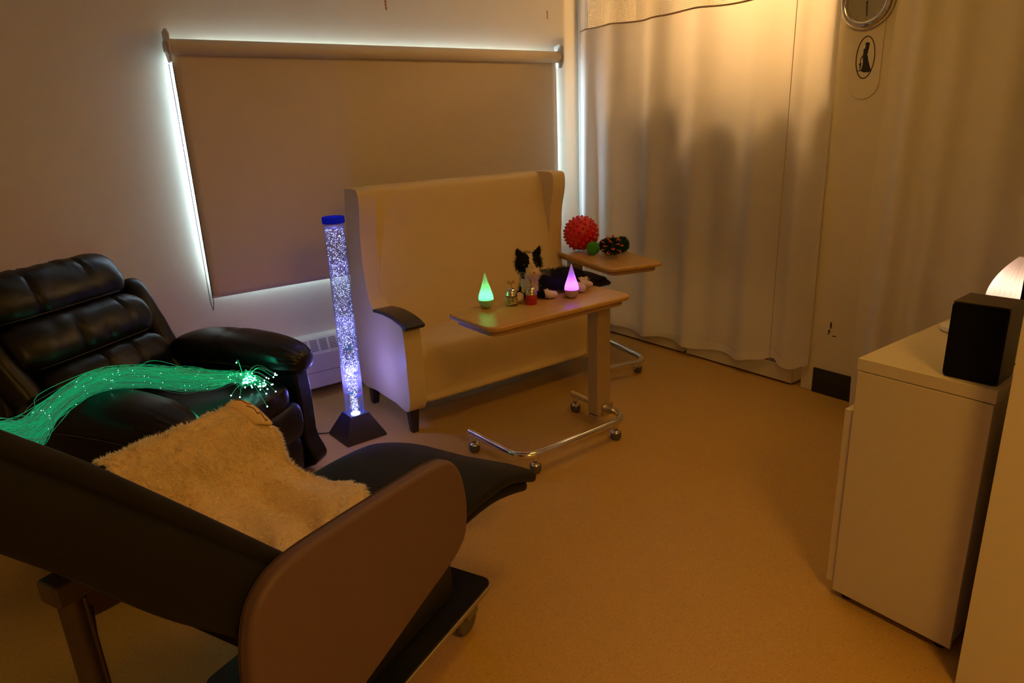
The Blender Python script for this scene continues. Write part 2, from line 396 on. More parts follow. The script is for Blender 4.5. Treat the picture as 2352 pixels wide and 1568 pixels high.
for k in range(N):
    x, y, z = chainp(k/N)
    bw = math.exp(-((z+.052)/.03)**2); xm = -1.282; x = xm+(x-xm)*(1-bw*.75)
    mb.sphere((x, y-.006, z), .0031, 6, 4)
mb.tube([(-1.274, -.036, 1.2), (-1.274, -.036, .04), (-1.279, -.036, -.045), (-1.282, -.04, -.056), (-1.287, -.042, -.045), (-1.290, -.042, .04), (-1.292, -.042, 1.2)], .0009, 5)
ch = obj('bead_chain', mb, M_chain, bl)
ch.modifiers.clear()

# ------------------------------------------------------------------ wall heater
ht = thing('baseboard_heater', 'white enamel baseboard heater with slotted grille under the window', 'heater', (2.15, YB, 0))
prof = [(0, .03), (-.115, .045), (-.125, .055), (-.125, .26), (-.118, .272), (-.085, .345), (-.075, .355), (0, .358)]
obj('casing', MB().prism(prof, lambda y, z, h: (h, y-.001, z), -1.42, 1.42), M_metalw, ht, sharp=30)
mb = MB()
for k in range(46):
    x0 = -1.38+k*.0605
    if x0+.05 > 1.4: break
    for j in range(8):
        z = .277+j*.0085; y = -.1165+(z-.272)*.033/.073
        mb.add([(x0, y-.002, z), (x0+.048, y-.002, z), (x0+.048, y+.0006-.002, z+.0048), (x0, y+.0006-.002, z+.0048)], [(0, 1, 2, 3)])
obj('grille_slots', mb, M_dark, ht, smooth=False)
obj('seam_line', MB().box((-1.42, -.1262, .148), (1.42, -.1248, .1505)), M_dark, ht, smooth=False)

# ------------------------------------------------------------------ closet recess: trays, rail, guessed garments
YL = [(3.93, .11), (3.656, .102), (3.595, .112), (3.527, .090), (3.308, .066), (3.104, .090), (2.912, .081), (2.802, .074), (2.628, .100), (2.496, .088), (2.341, .118), (2.239, .150), (2.179, .125), (2.108, .116), (2.041, .146), (2.02, .16)]
def tray(y0, y1, label, fill):
    t = thing('storage_tray', label, 'drawer', (3.868, (y0+y1)/2, 0), 0, 'low white trays under the curtain')
    h = (y1-y0)/2
    obj('front_panel', MB().box((-.285, -h, .014), (-.267, h, .112)), M_melamine, t, bevel=.002)
    mb = MB().box((-.267, -h, .014), (.28, -h+.016, .105)).box((-.267, h-.016, .014), (.28, h, .105)).box((-.267, -h+.016, .014), (.28, h-.016, .026)); obj('tray_box', mb, M_melamine, t, smooth=False)
    for sx in (-.24, .24):
        for sy in (-h+.05, h-.05): obj('foot', MB().lathe([(.014, 0), (.014, .015)], (sx, sy, 0), 10), M_black, t)
    return t
tray(2.122, 2.905, 'nearer low white tray with dark red cloth in it, below the curtain', 0)
tray(2.935, 3.90, 'farther low white tray below the curtain, beside the chrome table foot', 0)
def heap(y, ly, c, hgt, seed):
    def f(u, v):
        a = u*2-1; b = v*2-1; e = max(0, 1-a**4)*max(0, 1-b**4)
        return (3.80+a*.18, y+b*ly, .03+e*hgt*(1+.35*noise.noise(Vector((a*2, b*3, seed)))))
    return MB().grid(f, 20, 24)
tag(obj('folded_cloth', heap(2.62, .2, 0, .12, 3), mat('dark_red_cloth', (.16, .01, .012), .9, var=.2)), 'dark red cloth lying in the nearer white tray', 'cloth')
tag(obj('folded_cloth', heap(2.28, .1, 0, .075, 9), mat('grey_cloth', (.20, .17, .15), .9, var=.2)), 'grey brown cloth lying in the nearer white tray, by its open end', 'cloth')
mb = MB().tube([(3.95, 2.04, 1.86), (3.95, 3.94, 1.86)], .014, 12); tag(obj('closet_rail', mb, M_chromedull), 'metal rail running through the closet behind the curtain', 'rail')
for k, (y, w, top, xo) in enumerate(((3.29, .155, 1.80, 0), (3.00, .12, 1.83, 0), (2.70, .165, 1.72, 0), (2.385, .14, 1.76, 0), (2.165, .075, 1.78, 0))):  # unseen garments, guessed and sized to cast the shadows on the curtain
    g = thing('guessed_garment', 'unseen dark garment guessed from shadows on the curtain, %s' % ('nearest the window', 'second from the window', 'third from the window', 'second from the clock wall', 'nearest the clock wall')[k], 'clothing', (3.735, y, 0), 0, 'guessed garments behind the curtain')
    def gf(u, v, w=w, top=top, k=k):
        a = 2*PI*v; z = top-(top-.62)*u; sh = min(1, (u*9)**.5+.08)
        return ((.02+.045*sh)*math.cos(a)*(1+.2*math.sin(3*a+k)), w*sh*math.sin(a)*.97*(1+.04*math.sin(5*a+u*4)), z)
    obj('cloth_body', MB().grid(gf, 24, 28, closed_v=True), mat('garment_cloth', [(.07, .06, .06), (.12, .09, .07), (.06, .06, .09), (.10, .07, .05), (.05, .05, .05)][k], .9), g)
    obj('hanger_hook', MB().tube([(0, 0, top-.02), (0, 0, 1.84), (.03, 0, 1.875), (.205, 0, 1.884)], .002, 6), M_chromedull, g)

# ------------------------------------------------------------------ curtains
def interp(tab, y):
    tab = sorted(tab); 
    if y <= tab[0][0]: return tab[0][1]
    for (a, b), (c, d) in zip(tab, tab[1:]):
        if y <= c: t = (y-a)/(c-a); t = t*t*(3-2*t); return b+(d-b)*t
    return tab[-1][1]
def gsum(y, L): return sum(a*math.exp(-((y-c)/w)**2) for c, a, w in L)
F1 = [(3.84, .052, .050), (3.575, .060, .080), (3.225, .062, .080), (2.885, .056, .085), (2.42, .062, .095), (2.155, .052, .060)]
def cx1(y, z):
    k = .55+.45*min(1, max(0, (2.3-z)/1.6)); return 3.572-k*gsum(y, F1)-.004*math.sin(y*31+z*1.3)*k
cu = thing('privacy_curtain', 'pale curtain with a mesh top, hanging across the closet recess', 'curtain', (3.56, 2.98, 0))
def part_curtain(name, y0, y1, zf0, zf1, fx, m, root, O, nu=220, nv=60, parent=None):
    mb = MB(); fn = lambda u, v: (lambda y: (lambda z: (fx(y, z)-O[0], y-O[1], z))(zf0(y)+(zf1(y)-zf0(y))*v))(y0+(y1-y0)*u)
    mb.grid(fn, nu, nv); mb.uv = [(p[1], p[2]) for p in mb.v]
    return obj(name, mb, m, parent or root)
O1 = (3.56, 2.98)
zb = lambda y: interp(YL, y)
zm = lambda y: 2.142+.006*math.sin(y*9)
part_curtain('mesh_header', 2.03, 3.93, zm, lambda y: 2.57, cx1, M_mesh, cu, O1)
body = part_curtain('curtain_panel', 2.02, 3.93, lambda y: zb(y)+.055, zm, cx1, M_curtain, cu, O1)
part_curtain('hem_band', 2.02, 3.93, zb, lambda y: zb(y)+.055, lambda y, z: cx1(y, z)-.0015, M_hem, cu, O1, 220, 4)
obj('mesh_seam', MB().tube([(cx1(y, 2.142)-O1[0]-.003, y-O1[1], zm(y)) for y in np.linspace(2.03, 3.93, 120)], .0055, 6), mat('seam_cord', (.45, .33, .20), .9), cu)
obj('side_seam', MB().tube([(cx1(2.262, z)-O1[0]-.002, 2.262-O1[1], z) for z in np.linspace(.13, 2.55, 50)], .0022, 5), mat('seam_thread', (.5, .38, .25), .9), cu)
obj('curtain_track', MB().box((.0, -.96, 2.565), (.03, .96, 2.60)), M_metalw, cu, smooth=False)
F2 = [(1.735, .02, .03), (1.60, .080, .052), (1.44, .070, .060), (1.22, .080, .085), (.95, .07, .08), (.72, .07, .07)]
def cx2(y, z): return 3.43-(.6+.4*(2.6-z)/2.6)*gsum((y-(1.4-z)*.03*(y-.9))*1.033, F2)-.003*math.sin(y*40)
c2 = thing('privacy_curtain', 'pale floor length curtain on the right, behind the white cabinet', 'curtain', (3.42, 1.2, 0))
def c2f(u, v):
    z = .05+2.5*v; yl = 1.685+.012*math.sin(z*2.1); y = .60+(yl-.60)*u; return (cx2(y, z)-3.42, y-1.2, z)
mb = MB().grid(c2f, 200, 50); mb.uv = [(p[1], p[2]) for p in mb.v]; obj('curtain_panel', mb, cloth('heavy_curtain_fabric', (.74, .70, .62), .15), c2)
obj('curtain_track', MB().box((0, -.62, 2.555), (.03, .56, 2.60)), M_metalw, c2, smooth=False)

# ------------------------------------------------------------------ clock and plaque
ck = thing('wall_clock', 'round chrome rimmed wall clock above the oval emblem plaque', 'clock', (XR, 1.90, 2.045))
CM = basis((0, -1, 0), (0, 0, 1), (-1, 0, 0), (0, 0, 0))
obj('rim', MB().lathe([(.128, 0), (.133, .012), (.128, .028), (.118, .038), (.105, .040), (.095, .034), (.092, .026), (.092, 0)], n=64, M=CM), M_chrome, ck)
obj('dial', MB().lathe([(.093, .0), (.093, .018)], n=64, M=CM), mat('clock_dial', (.34, .33, .27), .6, spec=.2), ck)
for k in range(12): obj('hour_mark', MB().box((-.0009, .078, .0182), (.0009, .084, .0188), M=CM @ RZ(k*PI/6)), M_black, ck, smooth=False)
obj('minute_hand', MB().box((-.0018, -.072, .021), (.0018, .012, .0225), M=CM @ RZ(.08)), M_black, ck, smooth=False)
obj('hour_hand', MB().box((-.0026, -.01, .0235), (.0026, .045, .025), M=CM @ RZ(.35)), M_black, ck, smooth=False)
obj('hub', MB().lathe([(.006, .018), (.006, .027)], n=16, M=CM), M_chrome, ck)
pq = thing('oval_emblem_plaque', 'cream rounded plaque with black oval and lady silhouette, under the clock', 'sign', (XR, 1.885, 1.66))
def PQ(x, y, h): return (-h, -x, y)   # x to the right as seen from the room
st_ = [(-.078, .30)]+[(.078*math.cos(PI+PI*k/20), .012+.078*math.sin(PI+PI*k/20)) for k in range(21)]+[(.078, .30)]
obj('backing', MB().prism(st_, PQ, 0, .005), M_wall, pq, bevel=.002)
mb = MB(); ox, oy, ra, rb = -.002, .128, .0475, .098
NN = 72
for k in range(NN):
    q = [2*PI*k/NN, 2*PI*(k+1)/NN]; vs = []
    for h in (.005, .0068):
        for a in q:
            for d in (0, .0042): vs.append(PQ(ox+(ra-d)*math.cos(a), oy+(rb-d)*math.sin(a), h))
    mb.add(vs, [(4, 5, 7, 6), (0, 2, 6, 4), (1, 5, 7, 3)])
obj('oval_ring', mb, M_black, pq, smooth=False)
# silhouette traced from the emblem: crop pixels (u right, v down)
sil = [(430,690),(452,672),(470,665),(500,672),(515,690),(512,712),(500,735),(497,760),(490,790),(478,812),(480,850),(462,862),(475,905),(480,960),(490,1010),(505,1060),(518,1110),(528,1135),(505,1160),(470,1172),(430,1166),(400,1168),(365,1155),(330,1130),(355,1100),(372,1050),(382,1000),(385,940),(388,905),(350,940),(336,938),(345,925),(390,870),(400,820),(398,785),(415,768),(432,765),(434,745),(440,720),(438,702)]
def em(u, v):
    # undo the wall's perspective: the ring spans u from 250..610 (sheared), v from 562..1275
    yy = (1275-v)/(1275-562)*2*rb-rb+oy; shear = 430-(v-918)*.135; xx = (u-shear)/178*ra+ox; return (xx, yy)
def flat(poly, h0=.005, h1=.0066): return MB().prism([em(*p) for p in poly], PQ, h0, h1)
obj('lady_silhouette', flat(sil), M_black, pq, smooth=False)
obj('raised_arm', flat([(478,770),(486,735),(496,730),(500,760),(484,812),(470,800)]), M_black, pq, smooth=False)
obj('parasol', flat([(336,935),(346,938),(342,1000),(355,1012),(345,1050),(328,1118),(318,1118),(320,1050),(308,1020),(330,1003)]), M_black, pq, smooth=False)
obj('ground_line', flat([(268,1128),(330,1125),(345,1138),(268,1138)]), M_black, pq, smooth=False)

# ------------------------------------------------------------------ high-back sofa
sf = thing('high_back_sofa', 'cream high-back two-seat sofa with dark arm pads, in front of the window', 'sofa', (2.24, 3.32, 0))
def SF(x, y, z): return (x-2.24, y-3.32, z)
prof_side = [(3.035, .135), (3.02, .35), (3.035, .585), (3.10, .610), (3.22, .617), (3.33, .622), (3.385, .66), (3.405, .72), (3.425, .85), (3.425, 1.0), (3.40, 1.15), (3.405, 1.235), (3.45, 1.252), (3.53, 1.25), (3.565, 1.22), (3.60, .9), (3.62, .5), (3.63, .16), (3.40, .14), (3.2, .135)]
ps = smooth_poly(prof_side, 6)
def side_panel(x0, x1, flare):
    mb = MB(); n = len(ps)
    def X(base, y, z): return base+flare*max(0, min(1, (z-.62)/.3))*max(0, (3.56-y))/.16*.05
    rings = []
    for h in (0, .25, .75, 1):
        rings.append([SF(X(x0+(x1-x0)*h, y, z), y, z) for y, z in ps])
    vs = [p for r in rings for p in r]; fs = [tuple(range(n)), tuple(range(3*n, 4*n))[::-1]]
    for k in range(3): fs += [(k*n+(i+1)%n, k*n+i, (k+1)*n+i, (k+1)*n+(i+1)%n) for i in range(n)]
    mb.add(vs, fs); return mb
obj('side_panel', side_panel(1.535, 1.635, 0), M_cream, sf, bevel=.022, segs=4)
obj('side_panel', side_panel(2.80, 2.90, 1), M_cream, sf, bevel=.022, segs=4)
def pad(x0, x1):
    top = [(2.985, .598), (3.05, .621), (3.14, .634), (3.24, .637), (3.35, .628)]; poly = smooth_poly(top, 6, False)+[(3.35, .612), (3.24, .618), (3.14, .614), (3.05, .598), (3.0, .578)]
    return MB().prism(poly, lambda y, z, h: SF(h, y-.005, z), x0, x1)
obj('arm_pad', pad(1.527, 1.643), M_armpad, sf, bevel=.006)
obj('arm_pad', pad(2.835, 2.95), M_armpad, sf, bevel=.006)
# inner back: puffy slab leaning back
def back_slab(u, v):
    a = 2*PI*v; c, s_ = math.cos(a), math.sin(a)
    w = .06+1.0*0
    return None
def loft_slab(x0, x1, prof, crown, nx=24):
    mb = MB(); n = len(prof); vs = []
    cy = sum(p[0] for p in prof)/n; cz = sum(p[1] for p in prof)/n
    for i in range(nx+1):
        u = -1+2*i/nx; k = (1-abs(u)**10)**.1 if abs(u) < 1 else .0; k = .88+.12*k if abs(u) < 1 else .88
        x = x0+(x1-x0)*(i/nx)
        for y, z in prof: vs.append(SF(x, cy+(y-cy)*(1-crown*(1-k)), cz+(z-cz)*(1-crown*(1-k)*.3)))
    fs = [tuple(range(n)), tuple(nx*n+j for j in range(n))[::-1]]
    for i in range(nx): fs += [(i*n+(j+1)%n, i*n+j, (i+1)*n+j, (i+1)*n+(j+1)%n) for j in range(n)]
    return mb.add(vs, fs)
pb = smooth_poly([(3.34, .40), (3.395, .70), (3.465, 1.0), (3.485, 1.17), (3.50, 1.235), (3.53, 1.25), (3.565, 1.22), (3.60, .9), (3.615, .40), (3.5, .36)], 6)
obj('backrest', loft_slab(1.615, 2.84, pb, .25), M_cream, sf, sharp=60)
pseat = smooth_poly([(3.40, .455), (3.25, .475), (3.12, .478), (3.055, .455), (3.035, .40), (3.04, .30), (3.045, .20), (3.05, .145), (3.2, .135), (3.45, .135), (3.5, .3)], 6)
obj('seat', loft_slab(1.63, 2.815, pseat, .6), M_cream, sf, sharp=60)
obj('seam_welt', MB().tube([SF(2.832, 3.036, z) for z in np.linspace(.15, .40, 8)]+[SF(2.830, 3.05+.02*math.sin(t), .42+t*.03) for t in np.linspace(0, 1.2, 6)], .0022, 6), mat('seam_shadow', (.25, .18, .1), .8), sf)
for x, y in ((1.575, 3.075), (2.875, 3.075), (1.60, 3.575), (2.875, 3.575)):
    def lf(x=x, y=y):
        mb = MB(); a, b = .028, .018; sx = -1 if x < 2.2 else 1
        vs = [SF(x+sx*(-.0), y, 0)]
        vs = [SF(x+dx*b+sx*.006, y+dy*b-(.012 if y < 3.3 else -.012), 0) for dx, dy in ((-1,-1),(1,-1),(1,1),(-1,1))]+[SF(x+dx*a, y+dy*a, .145) for dx, dy in ((-1,-1),(1,-1),(1,1),(-1,1))]
        return mb.add(vs, [(3,2,1,0),(4,5,6,7),(0,1,5,4),(1,2,6,5),(2,3,7,6),(3,0,4,7)])
    obj('leg', lf(), M_leg, sf, bevel=.003)

# ------------------------------------------------------------------ overbed tables
def rounded_path(pts, r, n=8):
    out = []; P = [Vector(p) for p in pts]; out.append(P[0])
    for i in range(1, len(P)-1):
        a = (P[i-1]-P[i]).normalized(); b = (P[i+1]-P[i]).normalized(); h = r/math.tan(math.acos(max(-1, min(1, a.dot(b))))/2)
        s, e = P[i]+a*h, P[i]+b*h
        for k in range(n+1): t = k/n; out.append((1-t)**2*s+2*t*(1-t)*P[i]+t*t*e)
    out.append(P[-1]); return out
def overbed(label, loc, rz, mirror=1):
    t = thing('overbed_table', label, 'table', loc, rz, 'overbed tables')
    m = mirror
    obj('tabletop', MB().prism(round_rect(-.42, -.185, .42, .185, .06, 8), lambda x, y, h: (x, y, h), .722, .745), [M_oak], t, bevel=.009, segs=4)
    obj('under_frame', MB().prism(round_rect(-.39, -.155, .395, .155, .05, 8), lambda x, y, h: (x, y, h), .694, .7215), M_edge, t, bevel=.006)
    cx = m*.392-.03*m
    obj('column', MB().box((cx-.045, -.04, .09), (cx+.045, .04, .694)), M_post, t, bevel=.010)
    obj('column_foot', MB().box((cx-.02, -.05, .085), (cx+.052, -.0405, .15)).box((cx-.05, -.028, .075), (cx+.05, .03, .0895)), M_chromedull, t, bevel=.003)
    path = rounded_path([(-.285*m, .24, .098), (-.275*m, -.175, .098), (.42*m, -.155, .098), (.425*m, .28, .098)], .12)
    bt = obj('base_tube', MB().tube(path, .0188, 16), M_chrome, t)
    for x, y, a in ((-.285*m, .21, 0), (-.19*m, -.155, 1.2), (.335*m, -.15, 2), (.42*m, .25, .5)):
        c = obj('castor', MB().sphere((x, y, .027), .0265, 18, 12).sphere((x+.012*math.cos(a), y+.012*math.sin(a), .032), .022, 14, 10).lathe([(.011, .045), (.013, .06), (.016, .066), (.012, .084)], (x, y, 0), 14), M_chrome, t)
        obj('tread', MB().lathe([(.02, 0), (.0262, .012), (.0275, .024), (.0275, .03), (.0262, .04)], (x, y, 0), 18, close=False), M_tyre, c)
    for e in (path[0], path[-1]): obj('end_cap', MB().sphere((e[0], e[1], e[2]), (.0172, .009, .0172), 12, 8), M_black, t)
    return t
overbed('maple overbed table in front of the sofa, holding lamps, jars and plush cat', (1.965, 2.44, 0), 0)
t2 = overbed('maple overbed table by the curtain, holding the red spiky ball', (3.0, 3.12, 0), math.radians(76), 1)

# ------------------------------------------------------------------ white cabinet, speakers, etc
cb = thing('white_cabinet', 'white melamine cabinet with door, at right beside the partition wall', 'cabinet', (2.6, .78, 0))
def CB(lo, hi): return ((lo[0]-2.6, lo[1]-.78, lo[2]), (hi[0]-2.6, hi[1]-.78, hi[2]))
obj('cabinet_body', MB().box(*CB((1.995, .61, .028), (3.23, .955, .800))), M_melamine, cb, bevel=.0015)
obj('cabinet_top', MB().box(*CB((1.985, .60, .802), (3.24, .968, .840))), M_melamine, cb, bevel=.002)
obj('end_panel', MB().box(*CB((1.982, .602, .028), (1.995, .962, .800))), M_melamine, cb, bevel=.0015)
for k in range(2):
    d = obj('door', MB().box(*CB((1.99+k*.62, .9635, .05), (2.605+k*.62, .991, .668))), M_melamine, cb, bevel=.0015)
    obj('handle', MB().tube([(-.05+k*.1, .206, .56), (-.05+k*.1, .222, .56), (-.05+k*.1, .222, .46), (-.05+k*.1, .206, .46)], .005, 8), M_chromedull, d)
obj('drawer_front', MB().box(*CB((1.997, .956, .68), (3.22, .964, .795))), M_melamine, cb, bevel=.0015)
for x in (2.02, 3.2):
    for y in (.64, .93): obj('foot', MB().lathe([(.017, 0), (.017, .03)], (x-2.6, y-.78, 0), 14), M_black, cb)
def speaker(label, loc, rz):
    s = thing('speaker', label, 'speaker', loc, rz, 'small black speakers on the cabinet')
    obj('cabinet', MB().box((-.055, -.066, .001), (.065, .066, .212)), M_speakerbox, s, bevel=.003)
    obj('front_grille', MB().prism(round_rect(-.0655, .002, .0655, .211, .012, 4), lambda y, z, h: (h, y, z), -.0625, -.0552), M_speaker, s, bevel=.003)
    obj('rubber_foot', MB().box((-.05, -.06, 0), (.06, .06, .001)), M_black, s, smooth=False); return s
speaker('small black bookshelf speaker at the near end of the white cabinet', (2.07, .682, .840), math.radians(3))
speaker('partly cut-off black speaker farther along the cabinet, beside the glowing lamp', (2.93, .785, .840), math.radians(-2))
mb = MB().tube(smooth_poly([(2.135, .63, .86), (2.17, .615, .875), (2.20, .612, .850), (2.17, .606, .844), (2.13, .603, .843)], 6, False), .002, 6)
tag(obj('speaker_cable', mb, M_black), 'thin black cable looping from the back of the near speaker', 'cable')
mb = MB().lathe([(.0, 0), (.052, 0), (.058, .006), (.056, .016), (.04, .022), (.0, .023)], (2.47, .885, .840), 32, close=False); tag(obj('white_puck', mb, M_white), 'flat round white puck on the cabinet, half hidden by the near speaker', 'device')
lm = thing('ribbed_lamp', 'glowing white ribbed lamp on the cabinet, behind the near speaker', 'lamp', (2.96, .93, .84))
def rl_(u, v):
    a = 2*PI*v; h = .17*u; r = (.064-.05*u**2.2)*(1+.035*math.cos(a*22)); return (r*math.cos(a)*1.0+.03*u*u, r*math.sin(a)*.9-.03*u*u, h)
mg, ng, bg = nt('glowing_white_plastic'); og = ng.nodes['Material Output']; tg = ng.nodes.new('ShaderNodeBsdfTranslucent'); tg.inputs[0].default_value = (.95, .85, .75, 1); link(ng, tg.outputs[0], og.inputs[0])
obj('ribbed_shade', MB().grid(rl_, 24, 108, closed_v=True), mg, lm)
obj('lamp_base', MB().lathe([(.05, 0), (.055, .004), (.05, .012)], (0, 0, 0), 28), M_white, lm)
light('ribbed_lamp_bulb', 'POINT', (2.962, .928, .90), .22, (1, .72, .58), .015)

# ------------------------------------------------------------------ bubble tube
bt = thing('bubble_tube_lamp', 'tall glowing bubble tube on a black pyramid base, left of the sofa', 'lamp', (1.322, 3.235, 0), math.radians(2))
def pyr():
    mb = MB(); L = [(.112, 0), (.112, .012), (.052, .128), (.050, .128), (.046, .118)]
    vs = [];
    for a, z in L: vs += [(-a, -a, z), (a, -a, z), (a, a, z), (-a, a, z)]
    fs = [(3, 2, 1, 0)]
    for j in range(len(L)-1): fs += [(j*4+i, j*4+(i+1)%4, (j+1)*4+(i+1)%4, (j+1)*4+i) for i in range(4)]
    fs.append((16, 17, 18, 19)); return mb.add(vs, fs)
obj('pyramid_base', pyr(), M_basep, bt, bevel=.003)
obj('clear_tube', MB().lathe([(.0498, .119), (.0498, 1.125)], n=40, close=False), clear_mat('clear_acrylic', (.96, .97, 1), .95, .03, .7), bt)
obj('water', MB().lathe([(.0482, .12), (.0482, 1.10)], n=40), clear_mat('water_column', (.90, .91, 1), .965, .035, .15), bt)
obj('top_cap', MB().lathe([(.050, 1.10+.02), (.0545, 1.122), (.0545, 1.148), (.052, 1.152), (.0, 1.153)], n=40, close=False), M_bluecap, bt)
obj('air_ring', MB().lathe([(.049, 1.099), (.049, 1.103)], n=40), clear_mat('water_surface', (.9, .92, 1), .5, .5, .8), bt)
M_bub = emis('self_glowing_bubble', (.60, .66, 1), 2.2)  # bubbles emit by themselves, imitating the base lamp's light caught in them
mb = MB()
for k in range(1800):
    h = rng.random()
    if h < .30: z = .13+.27*rng.random()**1.2; R = .014+.028*(z-.13)/.27
    else: z = .36+.735*rng.random(); R = .0455
    r = R*math.sqrt(rng.random()); a = 2*PI*rng.random(); s_ = .0010+.0015*rng.random()
    cx_ = -.0
    c = (r*math.cos(a), r*math.sin(a), z)
    mb.add([(c[0]+s_, c[1], c[2]), (c[0]-s_, c[1], c[2]), (c[0], c[1]+s_, c[2]), (c[0], c[1]-s_, c[2]), (c[0], c[1], c[2]+s_), (c[0], c[1], c[2]-s_)], [(0,2,4),(2,1,4),(1,3,4),(3,0,4),(2,0,5),(1,2,5),(3,1,5),(0,3,5)])
ob = obj('bubbles', mb, M_bub, bt); ob['kind'] = 'stuff'
obj('light_disc', MB().lathe([(.0, .121), (.024, .121), (.024, .124), (.0, .124)], n=24, close=False), emis('light_emitting_diode', (.5, .6, 1), 9), bt)
obj('power_cord', MB().tube(smooth_poly([(-.10, .07, .02), (-.14, .13, .006), (-.2, .19, .004), (-.27, .235, .004), (-.36, .27, .004)], 8, False), .003, 7), M_black, bt)
for z, p in ((.33, 3.3), (.60, .4), (.90, .16), (1.085, .12)): light('bubble_tube_glow', 'POINT', (1.322, 3.235, z), p, (.26, .24, 1), .03)
def fish(label, off, c1, c2, s, rz):
    f = thing('toy_fish', label, 'toy', (1.322+off[0], 3.235+off[1], off[2]), rz, 'plastic fish inside the bubble tube')
    obj('body', MB().sphere((0, 0, 0), (.016*s, .005*s, .008*s), 14, 10), c1, f)
    obj('tail_fin', MB().prism([(.012*s, 0), (.024*s, .008*s), (.021*s, 0), (.024*s, -.008*s)], lambda x, z, h: (x, h, z), -.001, .001), c2, f, smooth=False)
    obj('back_fin', MB().prism([(-.006*s, .006*s), (.002*s, .013*s), (.009*s, .005*s)], lambda x, z, h: (x, h, z), -.001, .001), c2, f, smooth=False)
mg_ = mat('green_toy', (.0, .28, .13), .4); mgy = mat('yellow_toy', (.45, .5, .15), .4); mbl = mat('blue_toy', (.12, .2, .55), .4); mpk = mat('pink_toy', (.7, .03, .2), .4); mst = mat('striped_toy', (.6, .5, .3), .4)
fish('green fish floating highest in the bubble tube', (-.008, -.02, .487), mg_, mg_, 1.3, .6)
fish('pale yellow fish just under the highest green fish', (-.004, -.02, .462), mgy, mgy, 1.3, .6)
fish('blue fish in the middle of the bubble tube', (.012, -.02, .345), mbl, mbl, 1.0, -.6)
fish('striped tan fish below the middle blue fish', (.002, -.022, .288), mst, M_black, .9, 2.6)
fish('green fish with pink fin low in the tube, on the left', (-.022, -.02, .247), mg_, mpk, 1.0, 2.4)
fish('blue fish with pink fin low in the tube, on the right', (.016, -.024, .225), mbl, mpk, 1.1, .4)

# ------------------------------------------------------------------ teardrop lamps
def drop(label, loc, col, power):
    d = thing('teardrop_lamp', label, 'lamp', loc, 0, 'glowing teardrop lamps on the table')
    pr = [(.014, .0), (.0235, .006), (.030, .016), (.0335, .028), (.0345, .040)]
    obj('lamp_base', MB().lathe([(.001, 0)]+pr, n=32, close=False), mat('frosted_base', tuple(.35+.35*c for c in col), .4), d)
    m, n, b = nt('frosted_shell'); out = n.nodes['Material Output']
    tl = n.nodes.new('ShaderNodeBsdfTranslucent'); tl.inputs[0].default_value = (.9, .9, .9, 1); df = n.nodes.new('ShaderNodeBsdfDiffuse'); df.inputs[0].default_value = (.8, .8, .8, 1)
    mx = n.nodes.new('ShaderNodeMixShader'); mx.inputs[0].default_value = .3; link(n, tl.outputs[0], mx.inputs[1]); link(n, df.outputs[0], mx.inputs[2]); link(n, mx.outputs[0], out.inputs[0])
    up = [(.0345, .0402), (.0335, .052), (.030, .066), (.0245, .083), (.018, .103), (.012, .124), (.0065, .145), (.003, .157), (.0008, .162)]
    up = smooth_poly(up, 4, False); obj('glowing_shell', MB().lathe(up, n=32, close=False), m, d)
    light('teardrop_glow', 'POINT', (loc[0], loc[1], loc[2]+.058), power, col, .006)
ZT = .7455
drop('green glowing teardrop lamp near the left end of the table', (1.733, 2.56, ZT), (.06, 1, .22), .21)
drop('purple glowing teardrop lamp in front of the plush cat', (2.135, 2.425, ZT), (.44, .08, 1), .27)

